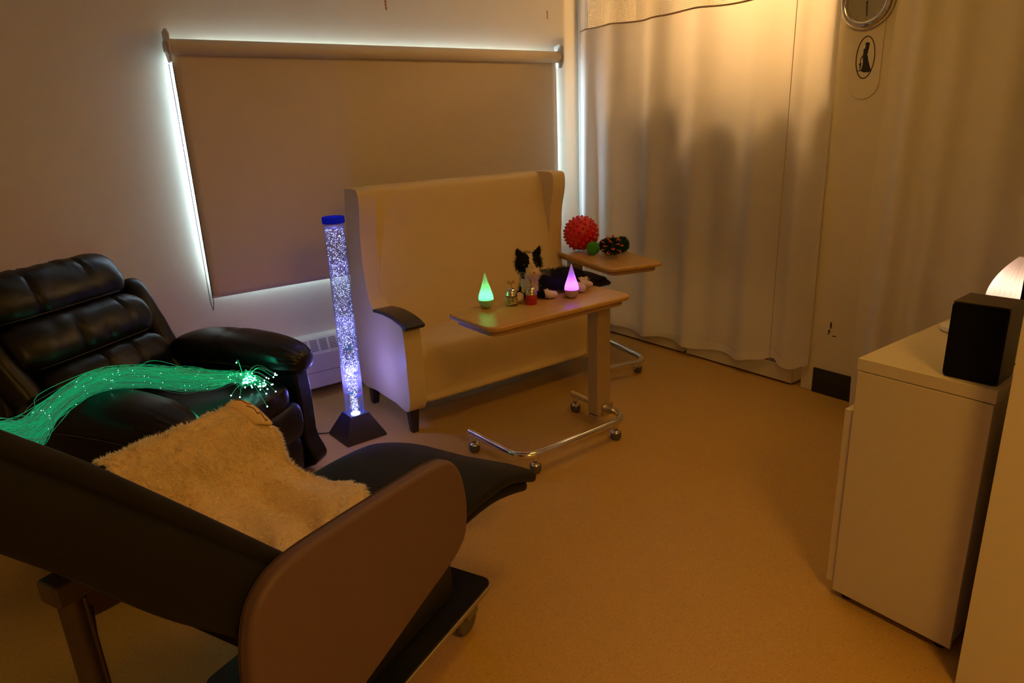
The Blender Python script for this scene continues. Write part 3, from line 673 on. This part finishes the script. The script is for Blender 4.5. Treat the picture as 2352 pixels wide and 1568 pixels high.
# ------------------------------------------------------------------ wind-up tins
def tin(label, loc, body_mats, kind, keyrot):
    t = thing('wind_up_tin', label, 'music box', loc, 0, 'small domed wind-up tins')
    R_ = .0265
    bd = obj('tin_body', MB().lathe([(R_-.001, 0), (R_, .002), (R_, .046)], n=36), body_mats[0], t)
    obj('dome', MB().lathe([(R_+.0012, .046), (R_+.0018, .049), (R_+.0008, .052), (R_, .054)]+[(R_*math.cos(a), .054+.029*math.sin(a)) for a in np.linspace(.05, 1.55, 10)], n=36, close=False), M_chromedull if kind else M_chrome, t)
    mb = MB()
    def patch(a0, a1, z0, z1, mi=0, r=R_+.0006):
        n = max(2, int((a1-a0)/.08)); vs = []
        for k in range(n+1):
            a = a0+(a1-a0)*k/n; vs += [(r*math.cos(a), r*math.sin(a), z0), (r*math.cos(a), r*math.sin(a), z1)]
        mb.add(vs, [(2*k, 2*k+2, 2*k+3, 2*k+1) for k in range(n)], mi)
    if kind == 0:
        patch(0, 2*PI, .042, .0455); patch(0, 2*PI, .001, .004)
        for a in (-3.1, -2.85, -2.6): patch(a, a+.07, .010, .042)
        for a, z0, z1 in ((-2.2, .030, .042), (-2.0, .026, .042), (-1.75, .032, .042), (-1.35, .028, .036), (-1.25, .03, .04), (-1.1, .026, .034)): patch(a, a+.10, z0, z1)
        patch(-2.35, -.75, .005, .008); patch(-2.3, -1.9, .022, .026); patch(-1.2, -.8, .022, .027)
        for k in range(12): a = -2.1+1.1*k/11; z = .014+.007*math.sin(PI*k/11); patch(a, a+.1, z, z+.0012, 1)
    else:
        for k in range(9): a = -2.25+k*.15; patch(a, a+.05, .033, .036+.002*(k % 2), 0); 
        for k in range(26): a = -3+rng.random()*2.8; z = .004+rng.random()*.026; patch(a, a+.06, z, z+.002, 1)
    obj('printed_label', mb, body_mats[1:], t, smooth=False)
    K = RZ(keyrot); kb = MB().tube([K @ Vector((0, 0, z)) for z in (.08, .102)], .0016, 8)
    for s in (-1, 1): kb.tube([K @ Vector((s*.011+.0055*math.cos(a), 0, .108+.0055*math.sin(a))) for a in np.linspace(0, 2*PI, 16, endpoint=False)], .0017, 6, closed=True)
    kb.tube([K @ Vector(p) for p in ((-.007, 0, .105), (0, 0, .101), (.007, 0, .105))], .0022, 6); obj('winding_key', kb, M_edgekey, t)
M_edgekey = mat('brass_key', (.30, .17, .08), .35, .8)
tin('cream and black printed wind-up tin beside the green lamp', (1.845, 2.515, ZT), [mat('cream_print', (.52, .46, .30), .5), M_black, mat('olive_print', (.18, .17, .07), .6)], 0, -.45)
tin('red wind-up tin in front of the plush cat', (1.922, 2.466, ZT), [mat('red_print', (.45, .02, .03), .45), mat('pale_lettering', (.55, .25, .15), .6), mat('dark_red_print', (.22, .01, .02), .6)], 1, 1.05)

# ------------------------------------------------------------------ plush cat
def remesh(parts, voxel, smooth=6):
    mb = MB()
    for c, r, M in parts: mb.sphere(c, r, 20, 14, M=M)
    o = obj('temporary_blob', mb, M_catb); m = o.modifiers.new('r', 'REMESH'); m.mode = 'VOXEL'; m.voxel_size = voxel; m.use_smooth_shade = True
    s = o.modifiers.new('s', 'SMOOTH'); s.iterations = smooth; s.factor = .6
    dg = bpy.context.evaluated_depsgraph_get(); ev = o.evaluated_get(dg); me = ev.to_mesh()
    V = np.array([v.co[:] for v in me.vertices]); F = [tuple(p.vertices) for p in me.polygons]; N_ = np.array([v.normal[:] for v in me.vertices])
    C_ = np.array([p.center[:] for p in me.polygons]); FN = np.array([p.normal[:] for p in me.polygons]); A = np.array([p.area for p in me.polygons])
    ev.to_mesh_clear(); bpy.data.objects.remove(o); return V, F, C_, FN, A
ct = thing('plush_cat', 'black and white plush cat lying on the table behind the tins', 'soft toy', (2.10, 2.555, ZT))
Z0 = 0
HC = Vector((-.120, .0, .170)); FD = Vector((-.45, -.893, 0)); RD = Vector((.893, -.45, 0))
def hp(l, f, z): return tuple(HC+RD*l+FD*f+Vector((0, 0, z)))
RH = RZ(math.atan2(RD.y, RD.x))
cat_parts = [(tuple(HC), (.064, .056, .052), RH), (hp(.010, .044, -.038), (.036, .032, .028), RH), ((-.105, .0, .085), (.055, .046, .068), None), ((-.11, .0, .05), (.06, .048, .05), None),
    ((0, .012, .062), (.11, .054, .058), None), ((.10, .010, .060), (.10, .056, .056), None), ((.17, .005, .048), (.06, .050, .048), None),
    ((-.185, -.005, .024), (.030, .030, .024), None), ((-.208, -.030, .018), (.024, .024, .018), None),
    ((-.065, -.040, .025), (.030, .050, .023), None), ((-.045, -.078, .019), (.036, .022, .019), None),
    ((.12, -.035, .035), (.06, .035, .030), None), ((.135, -.088, .022), (.025, .028, .021), None), ((.20, -.025, .045), (.03, .03, .03), None), ((.182, -.065, .032), (.017, .045, .018), RZ(.5)),
    ((.225, -.01, .025), (.05, .03, .022), None), ((.275, -.02, .026), (.045, .022, .018), None), ((.325, -.03, .026), (.035, .018, .015), None),
    (hp(-.043, 0, .048), (.020, .010, .024), RH @ RY(-.45)), (hp(-.050, 0, .064), (.010, .007, .016), RH @ RY(-.5)), (hp(.045, 0, .048), (.020, .010, .026), RH @ RY(.4)), (hp(.053, 0, .070), (.010, .007, .018), RH @ RY(.4))]
V, F, Cc, FN, A = remesh(cat_parts, .0075, 4)
def white(p):
    x, y, z = p
    if (x+.208)**2+(y+.035)**2 < .030**2 and z < .045 and y < -.01: return True
    if (x+.045)**2+(y+.082)**2 < .038**2 and z < .045: return True
    if (x-.135)**2+(y+.092)**2 < .032**2 and z < .048: return True
    if .155 < x < .215 and y < -.035 and z < .062: return True
    q = Vector(p)-HC; l, f, h = q.dot(RD), q.dot(FD), q.z
    if f > .02 and abs(l-.010) < .034 and -.070 < h < -.012: return True
    if f > -.01 and abs(l-.004) < .009+max(0, -h+.012)*.55+.35*max(0, h-.034) and -.02 < h < .050: return True
    if f > .0 and abs(l+.002) < .040 and .040 < z < .105: return True
    return False
mb = MB(); mb.v = [tuple(v) for v in V.tolist()]; mb.f = F; mb.m = [1 if white(c) else 0 for c in Cc]
cb_ = obj('body', mb, [M_catb, M_catw], ct, sharp=180)
pr_ = A/A.sum(); idx = rng.choice(len(F), 9000, p=pr_)
P = Cc[idx]+rng.normal(size=(9000, 3))*.003; D = FN[idx]*.7+np.array([.25, 0, -.35])+rng.normal(size=(9000, 3))*.25
L = np.where(P[:, 2] > .05, .016, .008); wm = np.array([white(p) for p in P]); L = np.where(wm & (P[:, 2] < .05), .004, L)
keep = ~((P[:, 2]+L*0) < .004)
fb = blades(P[keep], D[keep], L[keep], .0012, wm[keep].astype(int)); fb.v = [(x, y, max(z, .001)) for x, y, z in fb.v]
fo = obj('fur', fb, [M_catb, M_catw], ct, smooth=False); fo['kind'] = 'stuff'
obj('nose', MB().sphere(hp(.012, .0765, -.030), (.006, .004, .004), 10, 8), M_pink, ct)
for s in (-1, 1):
    wk = MB()
    for k in range(4):
        a = Vector(hp(.010+s*.020, .066, -.040)); e = a+RD*s*.058+Vector((0, -.008, -.012+.010*k)); wk.tube([a, (a+e)/2+Vector((0, -.002, .003)), e], .0004, 4)
    obj('whiskers', wk, M_whisk, ct)
for s in (-1, 1): obj('eye', MB().sphere(hp(s*.028, .047, .004), (.007, .005, .007), 12, 8), M_armpad, ct)

# ------------------------------------------------------------------ balls on the far table
bx = Vector((3.005, 3.315, ZT+.112))
b1 = thing('spiky_ball', 'large red spiky massage ball on the table by the curtain', 'ball', bx, .3)
mb = MB().sphere((0, 0, 0), .105, 48, 32); n_ = 118
for k in range(n_):
    z = 1-2*(k+.5)/n_; r = math.sqrt(1-z*z); a = k*2.39996; d = Vector((r*math.cos(a), r*math.sin(a), z))
    if d.z < -.93: continue
    q = d.to_track_quat('Z', 'Y').to_matrix().to_4x4(); mb.lathe([(.0125, .1015), (.0095, .1065), (.0078, .1115), (.0050, .1150), (.0004, .1160)], (0, 0, 0), 10, M=q, close=False)
obj('ball_skin', mb, M_red, b1)
pts = rng.normal(size=(1500, 3)); pts /= np.linalg.norm(pts, axis=1)[:, None]
b2 = thing('textured_ball', 'small lime green textured ball in front of the red ball', 'ball', (2.950, 3.145, ZT+.043))
mb = MB().sphere((0, 0, 0), .0405, 28, 20)
for k in range(420):
    z = 1-2*(k+.5)/420; r = math.sqrt(1-z*z); a = k*2.39996; d = Vector((r*math.cos(a), r*math.sin(a), z)); mb.sphere(d*.0405, .0024, 6, 4)
obj('ball_skin', mb, M_green, b2)
b3 = thing('fringed_ball', 'navy fringed ball with orange and yellow loops on the far table', 'ball', (2.955, 2.985, ZT+.073))
obj('core', MB().sphere((0, 0, 0), .037, 24, 16), M_navy, b3)
fb = blades(pts[:1400]*.034, pts[:1400]+rng.normal(size=(1400, 3))*.15, .030, .0036, (rng.random(1400) > .6).astype(int), bend=.25); fo = obj('fringe', fb, [M_navy, M_pom], b3, smooth=False); fo['kind'] = 'stuff'
camd = Vector((-.66, -.70, .1)).normalized()
for k in range(22):
    z = 1-2*(k+.5)/22; r = math.sqrt(1-z*z); a = k*2.39996+.4; d = Vector((r*math.cos(a), r*math.sin(a), z))
    q = d.to_track_quat('Z', 'Y').to_matrix().to_4x4()
    lp = MB().tube([q @ Vector((.0095*math.sin(t), 0, .034+.032*(1-math.cos(t))/2)) for t in np.linspace(.2, 2*PI-.2, 18)], .0025, 6)
    l_ = obj('yellow_loop', lp, M_yellow, b3); obj('orange_tip', MB().sphere(q @ Vector((0, 0, .0635)), .0060, 8, 6), M_orange, l_)
b4 = thing('pompom_ball', 'dark green pompom behind the fringed ball', 'ball', (3.095, 3.045, ZT+.059))
obj('core', MB().sphere((0, 0, 0), .040, 20, 14), M_pom, b4)
fb = blades(pts*.038, pts+rng.normal(size=(1500, 3))*.1, .018, .0035, None, bend=.2); fo = obj('yarn_pile', fb, [M_pom], b4, smooth=False); fo['kind'] = 'stuff'
b5 = thing('pompom_ball', 'black pompom squeezed between red ball and fringed ball', 'ball', (3.055, 3.145, ZT+.048))
obj('core', MB().sphere((0, 0, 0), .032, 20, 14), M_black, b5); pts2 = pts[::-1]
fb = blades(pts2*.028, pts2+rng.normal(size=(1500, 3))*.1, .019, .003, None, bend=.2); fo = obj('yarn_pile', fb, [M_black], b5, smooth=False); fo['kind'] = 'stuff'

# ------------------------------------------------------------------ black leather recliner
rc = thing('leather_recliner', 'black leather recliner with padded arms in the corner left of the window', 'armchair', (.41, 3.10, 0), math.radians(38.3))
def wrinkle(seams, amp=.10, fine=.02, sd=0, sw=.03):
    def f(u, th):
        w = 1-sum(amp*math.exp(-((u-s-.03*math.sin(th+sd))/sw)**2) for s in seams)
        w += fine*noise.noise(Vector((u*5, math.cos(th)*1.5+sd, math.sin(th)*1.5)))
        w -= sum(.035*math.exp(-((abs(u-s)-.09)/.03)**2)*max(0, math.sin(th*9+s*20)) for s in seams)
        return w
    return f
TL = math.radians(30)
def BK(x, y, z, tilt=TL): return T(x, y, z) @ RX(-tilt)      # local z runs up the leaning back
# rear shell: rounded slab following the slope
sh = smooth_poly([(-.43, .0), (-.44, .20), (-.41, .42), (-.36, .58), (-.28, .65), (0, .672), (.27, .67), (.355, .615), (.40, .42), (.415, .20), (.415, .0)], 5)
Ms = BK(0, .225, .46)
obj('back_shell', MB().prism(sh, lambda x, z, h: Ms @ Vector((x, h, z)), -.03, .10), M_leather, rc, bevel=.03, segs=4)
def pillow(name, x, s, w, hh, d, seams, sd, yoff=-.06, pn=5):
    M = Ms @ T(x, yoff, s)
    o = obj(name, MB().roll(M, w, d, hh, 60, 36, pn, 2.5, wrinkle(seams, .11, .05, sd, .02)), M_leather, rc)
    zz = -hh*.86; pts = [M @ Vector((u*w/2*.97, -d*.70*(1-abs(u)**6*.7), zz+.02*abs(u)**6)) for u in np.linspace(-1, 1, 40)]
    obj('piping', MB().tube(pts, .0028, 6), M_thread, o); return o
pillow('headrest_pillow', -.01, .535, .655, .118, .10, (-.38, .12, .42), 1)
pillow('lumbar_pillow', -.01, .325, .68, .115, .105, (-.22, .15, .55), 4)
pillow('lower_back_pillow', .0, .135, .62, .10, .10, (-.1, .4), 8)
for s in (-1, 1):
    obj('back_bolster', MB().roll(Ms @ T(s*.365, -.02, .22) @ RY(-PI/2+s*.10), .56, .085, .06, 30, 24, 5, 2.6, wrinkle((), 0, .05, s)), M_leather, rc)
    arc = lambda u: (.0, -.035*u*u)
    def pleat(u, th):
        e = max(0, (u-.45)/.55); return 1+.055*e*math.sin(th*19)*(1 if math.sin(th) > -.3 else 0)+.03*noise.noise(Vector((u*4, math.cos(th), math.sin(th)+s*3)))-.05*math.exp(-((u+.1)/.02)**2)
    Ma = basis((0, -1, 0), (1, 0, 0), (0, 0, 1), (s*.39, -.135, .605)) @ RY(.06)
    a_ = obj('arm_pad', MB().roll(Ma, .70, .125, .082, 70, 48, 3.2, 2.4, pleat, arc), M_leather, rc)
    pts = [Ma @ Vector((u*.335, -s*0+sy*.118*(1-abs(u)**5), -.038-.035*u*u)) for sy in (-1,) for u in np.linspace(-1, 1, 40)]+[Ma @ Vector((u*.335, .118*(1-abs(u)**5), -.038-.035*u*u)) for u in np.linspace(1, -1, 40)]
    obj('piping', MB().tube(pts, .003, 6), M_thread, a_)
    pp = smooth_poly([(-.425, .03), (-.445, .2), (-.44, .45), (-.40, .545), (-.2, .575), (.2, .57), (.33, .5), (.36, .3), (.36, .03)], 5)
    obj('side_panel', MB().prism(pp, lambda y, z, h: (h, y, z), s*.395-.055, s*.395+.055), M_leather, rc, bevel=.03, segs=4)
obj('seat_cushion', MB().roll(T(0, -.14, .425), .60, .32, .085, 50, 36, 8, 3.6, wrinkle((), 0, .03, 3), lambda u: (0, .01*(1-u*u))), M_leather, rc)
obj('footrest_pad', MB().roll(T(0, -.425, .305), .62, .055, .095, 50, 28, 10, 2.8, wrinkle((), 0, .05, 5)), M_leather, rc)
obj('footrest_pad', MB().roll(T(0, -.410, .135), .62, .050, .10, 50, 28, 10, 2.8, wrinkle((), 0, .05, 6)), M_leather, rc)
obj('chassis', MB().box((-.33, -.38, .03), (.33, .33, .34)), M_black, rc, bevel=.01)
for x in (-.3, .3):
    for y in (-.33, .28): obj('foot', MB().lathe([(.025, 0), (.025, .03)], (x, y, 0), 14), M_black, rc)

# ------------------------------------------------------------------ fibre optic bundle
Mrc = T(.41, 3.10, 0) @ RZ(math.radians(38.3))
fbt = thing('fibre_optic_spray', 'glowing green fibre optic spray lying across the black recliner', 'lamp', Mrc @ Vector((0, 0, .55)))
O_f = Mrc @ Vector((0, 0, .55))
M_fib = emis('green_glowing_fibre', (.005, .42, .17), .50); M_fib2 = emis('pale_green_fibre', (.05, .20, .12), .35); M_tip = emis('bright_fibre_tip', (.30, 1, .78), 11)
ctrl = [(-1.25, -.50, .80), (-.95, -.34, .765), (-.75, -.215, .700), (-.60, -.150, .715), (-.42, -.115, .735), (-.25, -.095, .705), (-.10, -.09, .655), (.02, -.185, .605), (.075, -.29, .585), (.085, -.36, .575)]
def strand(k, hero):
    a0 = rng.random()*2*PI; r0 = math.sqrt(rng.random()); pts = []; tw = rng.normal()*.8
    w = [.17, .125, .070, .045, .040, .040, .040, .032, .020, .014]; low = rng.random() < .38; jit = rng.normal(size=(10, 3))*np.array([.008, .008, .006])
    if rng.random() < .14: jit *= 2.0
    for i, c in enumerate(ctrl):
        a = a0+tw*i*.25; off = np.array([.35*math.cos(a)*.3, math.cos(a), .62*math.sin(a)])*w[i]*r0
        p = np.array(c)+off+jit[i]
        if low and 4 <= i <= 8: p = p+np.array([0, -.060, -.022])*[0, 0, 0, 0, .4, 1.1, 2.0, 1.3, .4][i]
        pts.append(p)
    if hero:
        d = np.array([.35+rng.normal()*.5, -.75+rng.normal()*.5, .25+rng.normal()*.4]); d /= np.linalg.norm(d); Lh = .012+.17*rng.random()**3.2
        e1 = pts[-1]+d*Lh*.5; e2 = pts[-1]+d*Lh+np.array([0, 0, -.55*Lh]); e2[2] = max(e2[2], .527 if e2[1] > -.45 else .36); e1[2] = max(e1[2], .53)
        pts += [e1, e2]
    else:
        pts[-1] = pts[-1]+rng.normal(size=3)*.012
    sm = smooth_poly([tuple(p) for p in pts], 5, False); return [Mrc @ Vector(p)-O_f for p in sm]
for k in range(96):
    p = strand(k, True); s_ = obj('fibre_strand', MB().tube(p, .0009, 4), M_fib if k % 3 else M_fib2, fbt)
    obj('lit_tip', MB().sphere(p[-1], .0030, 8, 6), M_tip, s_)
mb = MB()
for k in range(250): mb.tube(strand(k, False), .00075, 3, mi=k % 2, cap=False)
o = obj('fibre_mass', mb, [M_fib, M_fib2], fbt); o['kind'] = 'stuff'
mb = MB()
for k in range(260):
    p = strand(k, False); q = p[int(rng.integers(12, len(p)-1))]; mb.sphere(q, .0011, 5, 4)
o = obj('fibre_sparkle', mb, M_tip, fbt); o['kind'] = 'stuff'
light('fibre_glow', 'POINT', Mrc @ Vector((.10, -.38, .63)), .6, (.0, 1, .50), .02)

# ------------------------------------------------------------------ reclined lounge chair in front
LA = math.radians(25.03); lu, lv = Vector((.906, .423, 0)), Vector((-.423, .906, 0)); LS, LT = 1.25, 1.305
lc = thing('lounge_chair', 'reclined charcoal lounge chair with mauve side wings, nearest the camera', 'armchair', lu*LS+lv*LT, LA)
def LC(s, t, z): return (s-LS, t-LT, z)
wing = smooth_poly([(.672, .34), (.667, .55), (.688, .68), (.730, .738), (.805, .762), (.95, .757), (1.15, .742), (1.30, .727), (1.372, .700), (1.415, .63), (1.426, .515), (1.378, .43), (1.17, .375), (.95, .325), (.78, .29), (.69, .29)], 6)
def wing_mb(t0, t1): return MB().prism(wing, lambda s, z, h: LC(s, h, z), t0, t1)
obj('side_wing', wing_mb(.945, .985), M_mauve, lc, bevel=.017, segs=5)
farw = smooth_poly([(.735, .56), (.738, .45), (.775, .418), (.95, .412), (1.17, .415), (1.378, .44), (1.426, .515), (1.415, .63), (1.372, .700), (1.30, .727), (1.15, .742), (.95, .757), (.83, .762), (.76, .70)], 6)
obj('side_wing', MB().prism(farw, lambda s, z, h: LC(s, h, z), 1.625, 1.665), M_mauve, lc, bevel=.017, segs=5)
w2 = [(p[0]*.0+p[0], p[1]) for p in wing]
obj('wing_welt', MB().tube([LC(1.04+(s-1.04)*.992, .980, .53+(z-.53)*.990) for s, z in wing], .0028, 6, closed=True), mat('dark_welt', (.05, .025, .02), .6), lc)
# backrest slab: profile in (s,z), bolstered edges and soft creases
bprof = smooth_poly([(.86, .70), (.64, .935), (.50, 1.088), (.41, 1.18), (.28, 1.31), (.14, 1.44), (.06, 1.47), (.05, 1.40), (.20, 1.21), (.33, 1.075), (.40, .985), (.455, .915), (.56, .79), (.70, .625), (.80, .53), (.90, .50), (.95, .56)], 6)
def backrest():
    mb = MB(); n = len(bprof); nt_ = 28; vs = []
    cs = .46; czz = 1.0
    for i in range(nt_+1):
        u = -1+2*i/nt_; t = 1.30+.315*u
        k = (1-abs(u)**8)**.125 if abs(u) < 1 else .55; k = max(k, .55)
        for j, (s, z) in enumerate(bprof):
            # shrink thickness near the edges towards the mid-line of the slab
            d = ((s-.46)*.70+(z-1.0)*.66)     # across the slab
            dd = d*(k-1)*.9; cr = .006*noise.noise(Vector((s*6, t*3, z*6)))
            vs.append(LC(s+.70*(dd+cr), t, z+.66*(dd+cr)))
    fs = [tuple(range(n)), tuple(nt_*n+j for j in range(n))[::-1]]
    for i in range(nt_): fs += [(i*n+(j+1)%n, i*n+j, (i+1)*n+j, (i+1)*n+(j+1)%n) for j in range(n)]
    return mb.add(vs, fs)
bk_ = obj('backrest', backrest(), M_grey, lc, sharp=70)
obj('edge_bolster', MB().tube([LC(s, 1.005, z) for s, z in smooth_poly([(.845, .700), (.64, .928), (.50, 1.080), (.41, 1.168), (.28, 1.295), (.14, 1.42)], 6, False)], .020, 12), M_grey, bk_)
# seat and leg rest: curved pad
def padsurf(mid, half, thick, w0, tipn=6):
    mid = smooth_poly(mid, 6, False); n = len(mid); mb = MB(); vs = []; nv = 40
    for i, (s, z) in enumerate(mid):
        a = np.array(mid[min(i+1, n-1)])-np.array(mid[max(i-1, 0)]); a = a/np.linalg.norm(a); nrm = (-a[1], a[0])
        e = min(1, (n-1-i+.9)/2.2); k = (1-(1-e)**3)**.6; wd = half*(1-.12*(1-e)**2)
        for j in range(nv):
            th = 2*PI*j/nv; c, q = math.cos(th), math.sin(th)
            tt = math.copysign(abs(c)**.28, c)*wd; h = math.copysign(abs(q)**.6, q)*thick/2*k
            h -= .006*math.exp(-(tt/.012)**2)*(1 if q > 0 else 0)
            vs.append(LC(s+nrm[0]*h, w0+tt, z+nrm[1]*h))
    fs = [tuple(range(nv)), tuple((n-1)*nv+j for j in range(nv))[::-1]]
    for i in range(n-1): fs += [(i*nv+(j+1)%nv, i*nv+j, (i+1)*nv+j, (i+1)*nv+(j+1)%nv) for j in range(nv)]
    return mb.add(vs, fs)
def seatz(s): return interp([(.82, .49), (.95, .44), (1.10, .425), (1.28, .435), (1.45, .445), (1.6, .445), (1.77, .425), (1.88, .385), (1.98, .335)], s)
obj('leg_rest', padsurf([(.82, .49), (.95, .44), (1.10, .425), (1.28, .435), (1.45, .445), (1.6, .443), (1.77, .423), (1.88, .385), (1.985, .335)], .300, .055, 1.31), M_grey, lc, sharp=50)
obj('leg_rest_extension', padsurf([(1.40, .405), (1.55, .408), (1.7, .393), (1.83, .358), (1.942, .318)], .285, .052, 1.31), M_grey, lc, sharp=50)
# pedestal, base plate, castors
obj('pedestal', MB().prism([(1.00, .165), (1.50, .165), (1.47, .41), (.98, .36)], lambda s, z, h: LC(s, h, z), 1.06, 1.44), M_base, lc, bevel=.01)
obj('base_plate', MB().prism(round_rect(.90, 1.0, 1.625, 1.49, .035, 6), lambda s, t, h: LC(s, t, h), .142, .1495), M_base, lc, bevel=.001)
obj('plate_edge', MB().prism(round_rect(.896, .996, 1.629, 1.494, .038, 6), lambda s, t, h: LC(s, t, h), .128, .1435), M_trim, lc, bevel=.003)
for s, t in ((1.52, 1.05), (1.52, 1.44), (.62, 1.05), (.62, 1.50)):
    c = obj('castor', MB().box(LC(s-.012, t-.024, .060), LC(s+.050, t+.024, .128)).lathe([(.022, .10), (.022, .128)], LC(s, t, 0), 16), M_castor, lc, bevel=.006)
    obj('wheel', MB().lathe([(.030, -.012), (.046, -.011), (.050, -.006), (.050, .006), (.046, .011), (.030, .012)], LC(s+.008, t, .050), 28, M=RX(PI/2)), M_tyre, c)
obj('base_rail', MB().box(LC(.60, 1.03, .112), LC(.92, 1.07, .128)).box(LC(.60, 1.44, .112), LC(.92, 1.48, .128)).box(LC(.60, 1.03, .112), LC(.68, 1.50, .128)), M_frame, lc, bevel=.003)
for t in (1.47,):
    obj('support_post', MB().tube([LC(.650, t, .128), LC(.643, t, .62)], .0245, 16).tube([LC(.676, t-.006, .128), LC(.669, t-.006, .60)], .008, 8), M_frame, lc)
    obj('post_bracket', MB().box(LC(.605, t-.035, .615), LC(.70, t+.035, .67)), M_frame, lc, bevel=.008)
obj('cross_tube', MB().tube([LC(.668, 1.475, .43), LC(.75, 1.63, .455)], .011, 12), M_frame, lc)

# ------------------------------------------------------------------ fluffy blanket
rowsL = [(.86, 1.690, .62), (.87, 1.690, .74), (.88, 1.652, .788), (.875, 1.60, .755), (.86, 1.57, .655), (.84, 1.47, .590), (.80, 1.34, .575), (.78, 1.18, .60), (.80, 1.03, .70)]
rowsR = [(1.30, 1.690, .60), (1.31, 1.690, .72), (1.315, 1.652, .778), (1.345, 1.60, .700), (1.375, 1.575, .590), (1.385, 1.46, .535), (1.385, 1.30, .530), (1.21, 1.17, .545), (1.04, 1.02, .62)]
def cat_(R_, w):
    x = w*(len(R_)-1); i = min(int(x), len(R_)-2); t = x-i
    g = lambda k: np.array(R_[max(0, min(len(R_)-1, k))]); p0, p1, p2, p3 = g(i-1), g(i), g(i+1), g(i+2)
    return .5*((2*p1)+(-p0+p2)*t+(2*p0-5*p1+4*p2-p3)*t*t+(-p0+3*p1-3*p2+p3)*t**3)
def blk(u, w):
    a, b = cat_(rowsL, w), cat_(rowsR, w); p = a*(1-u)+b*u
    amp = .016*max(0, min(1, (w-.25)/.2))
    p = p+np.array([0, .35, 1])*amp*(math.sin(u*15+w*3.0+1.5*math.sin(w*5))+.5*math.sin(u*27+w*9))
    p[0] += .012*math.sin(w*16+u*2)*abs(u-.5)*2
    p[2] = max(p[2], .47+.01)
    return LC(*p)
bkt = thing('fluffy_blanket', 'cream long-pile fluffy blanket draped over the lounge chair', 'blanket', lu*LS+lv*LT, LA)
NU, NV = 70, 110
mb = MB().grid(blk, NU, NV); G = np.array(mb.v).reshape(NU+1, NV+1, 3)
o = obj('blanket_cloth', mb, M_fleece, bkt); o.modifiers.new('solid', 'SOLIDIFY').thickness = .006
nf = 62000
U_, W_ = rng.random(nf)*NU, rng.random(nf)*NV; ne = 9000
U_[:ne] = np.where(rng.random(ne) < .5, rng.random(ne)*.8, NU-rng.random(ne)*.8); U_[ne:ne+3000] = rng.random(3000)*NU; W_[ne:ne+3000] = NV-rng.random(3000)*1.0
keep = ~((U_ > NU*.90) & (W_ > NV*.10) & (W_ < NV*.36)); U_, W_ = U_[keep], W_[keep]
i0, j0 = np.minimum(U_.astype(int), NU-1), np.minimum(W_.astype(int), NV-1); fu, fw = (U_-i0)[:, None], (W_-j0)[:, None]
P = G[i0, j0]*(1-fu)*(1-fw)+G[i0+1, j0]*fu*(1-fw)+G[i0, j0+1]*(1-fu)*fw+G[i0+1, j0+1]*fu*fw
du = G[i0+1, j0]-G[i0, j0]; dw = G[i0, j0+1]-G[i0, j0]; Nn = np.cross(du, dw); Nn /= np.linalg.norm(Nn, axis=1)[:, None]
Nn *= np.sign(Nn[:, 2:3]+1e-6)
Nn[W_ < NV*.2] *= 1
cl = np.array([noise.noise_vector(Vector((p[0]*28, p[1]*28, p[2]*28)))[:] for p in P.tolist()])+.6*np.array([noise.noise_vector(Vector((p[0]*70, p[1]*70, p[2]*70)))[:] for p in P.tolist()])
edge = np.zeros((len(P), 3)); un = du/np.linalg.norm(du, axis=1)[:, None]
edge += un*(np.clip((U_-(NU-2))/2, 0, 1)-np.clip((2-U_)/2, 0, 1))[:, None]*1.2
D = Nn*.75+cl*.9+edge+np.array([-.15, -.30, -.25])
fb = blades(P, D, .020, .0019, None, bend=.25, grav=-.35)
o = obj('long_pile', fb, M_fur, bkt, smooth=False); o['kind'] = 'stuff'
# smooth folded corner with its brown print
def fold(u, w):
    uu = .885+.125*u; ww = .10+.26*w; p = np.array(blk(uu, ww)); q = np.array(blk(min(uu+.01, 1.02), ww))-p; r = np.array(blk(uu, ww+.01))-p; n = np.cross(q, r); n /= np.linalg.norm(n)
    if n[2] < 0: n = -n
    return tuple(p+n*(.006+.012*math.sin(PI*u)))
hf = obj('folded_hem', MB().grid(fold, 16, 30), M_fleece, bkt); hf.modifiers.new('solid', 'SOLIDIFY').thickness = .002
mb = MB()
for pl in ([(.15, .30), (.35, .42), (.55, .40), (.7, .52)], [(.45, .55), (.62, .60), (.60, .68), (.8, .70)], [(.4, .72), (.6, .78), (.5, .85), (.75, .84), (.6, .95), (.8, .93)]):
    pts = smooth_poly(pl, 6, False); mb.tube([Vector(fold(a, b))+Vector((0, 0, .0022)) for a, b in pts], .0022, 5)
obj('printed_marks', mb, M_ink, hf)
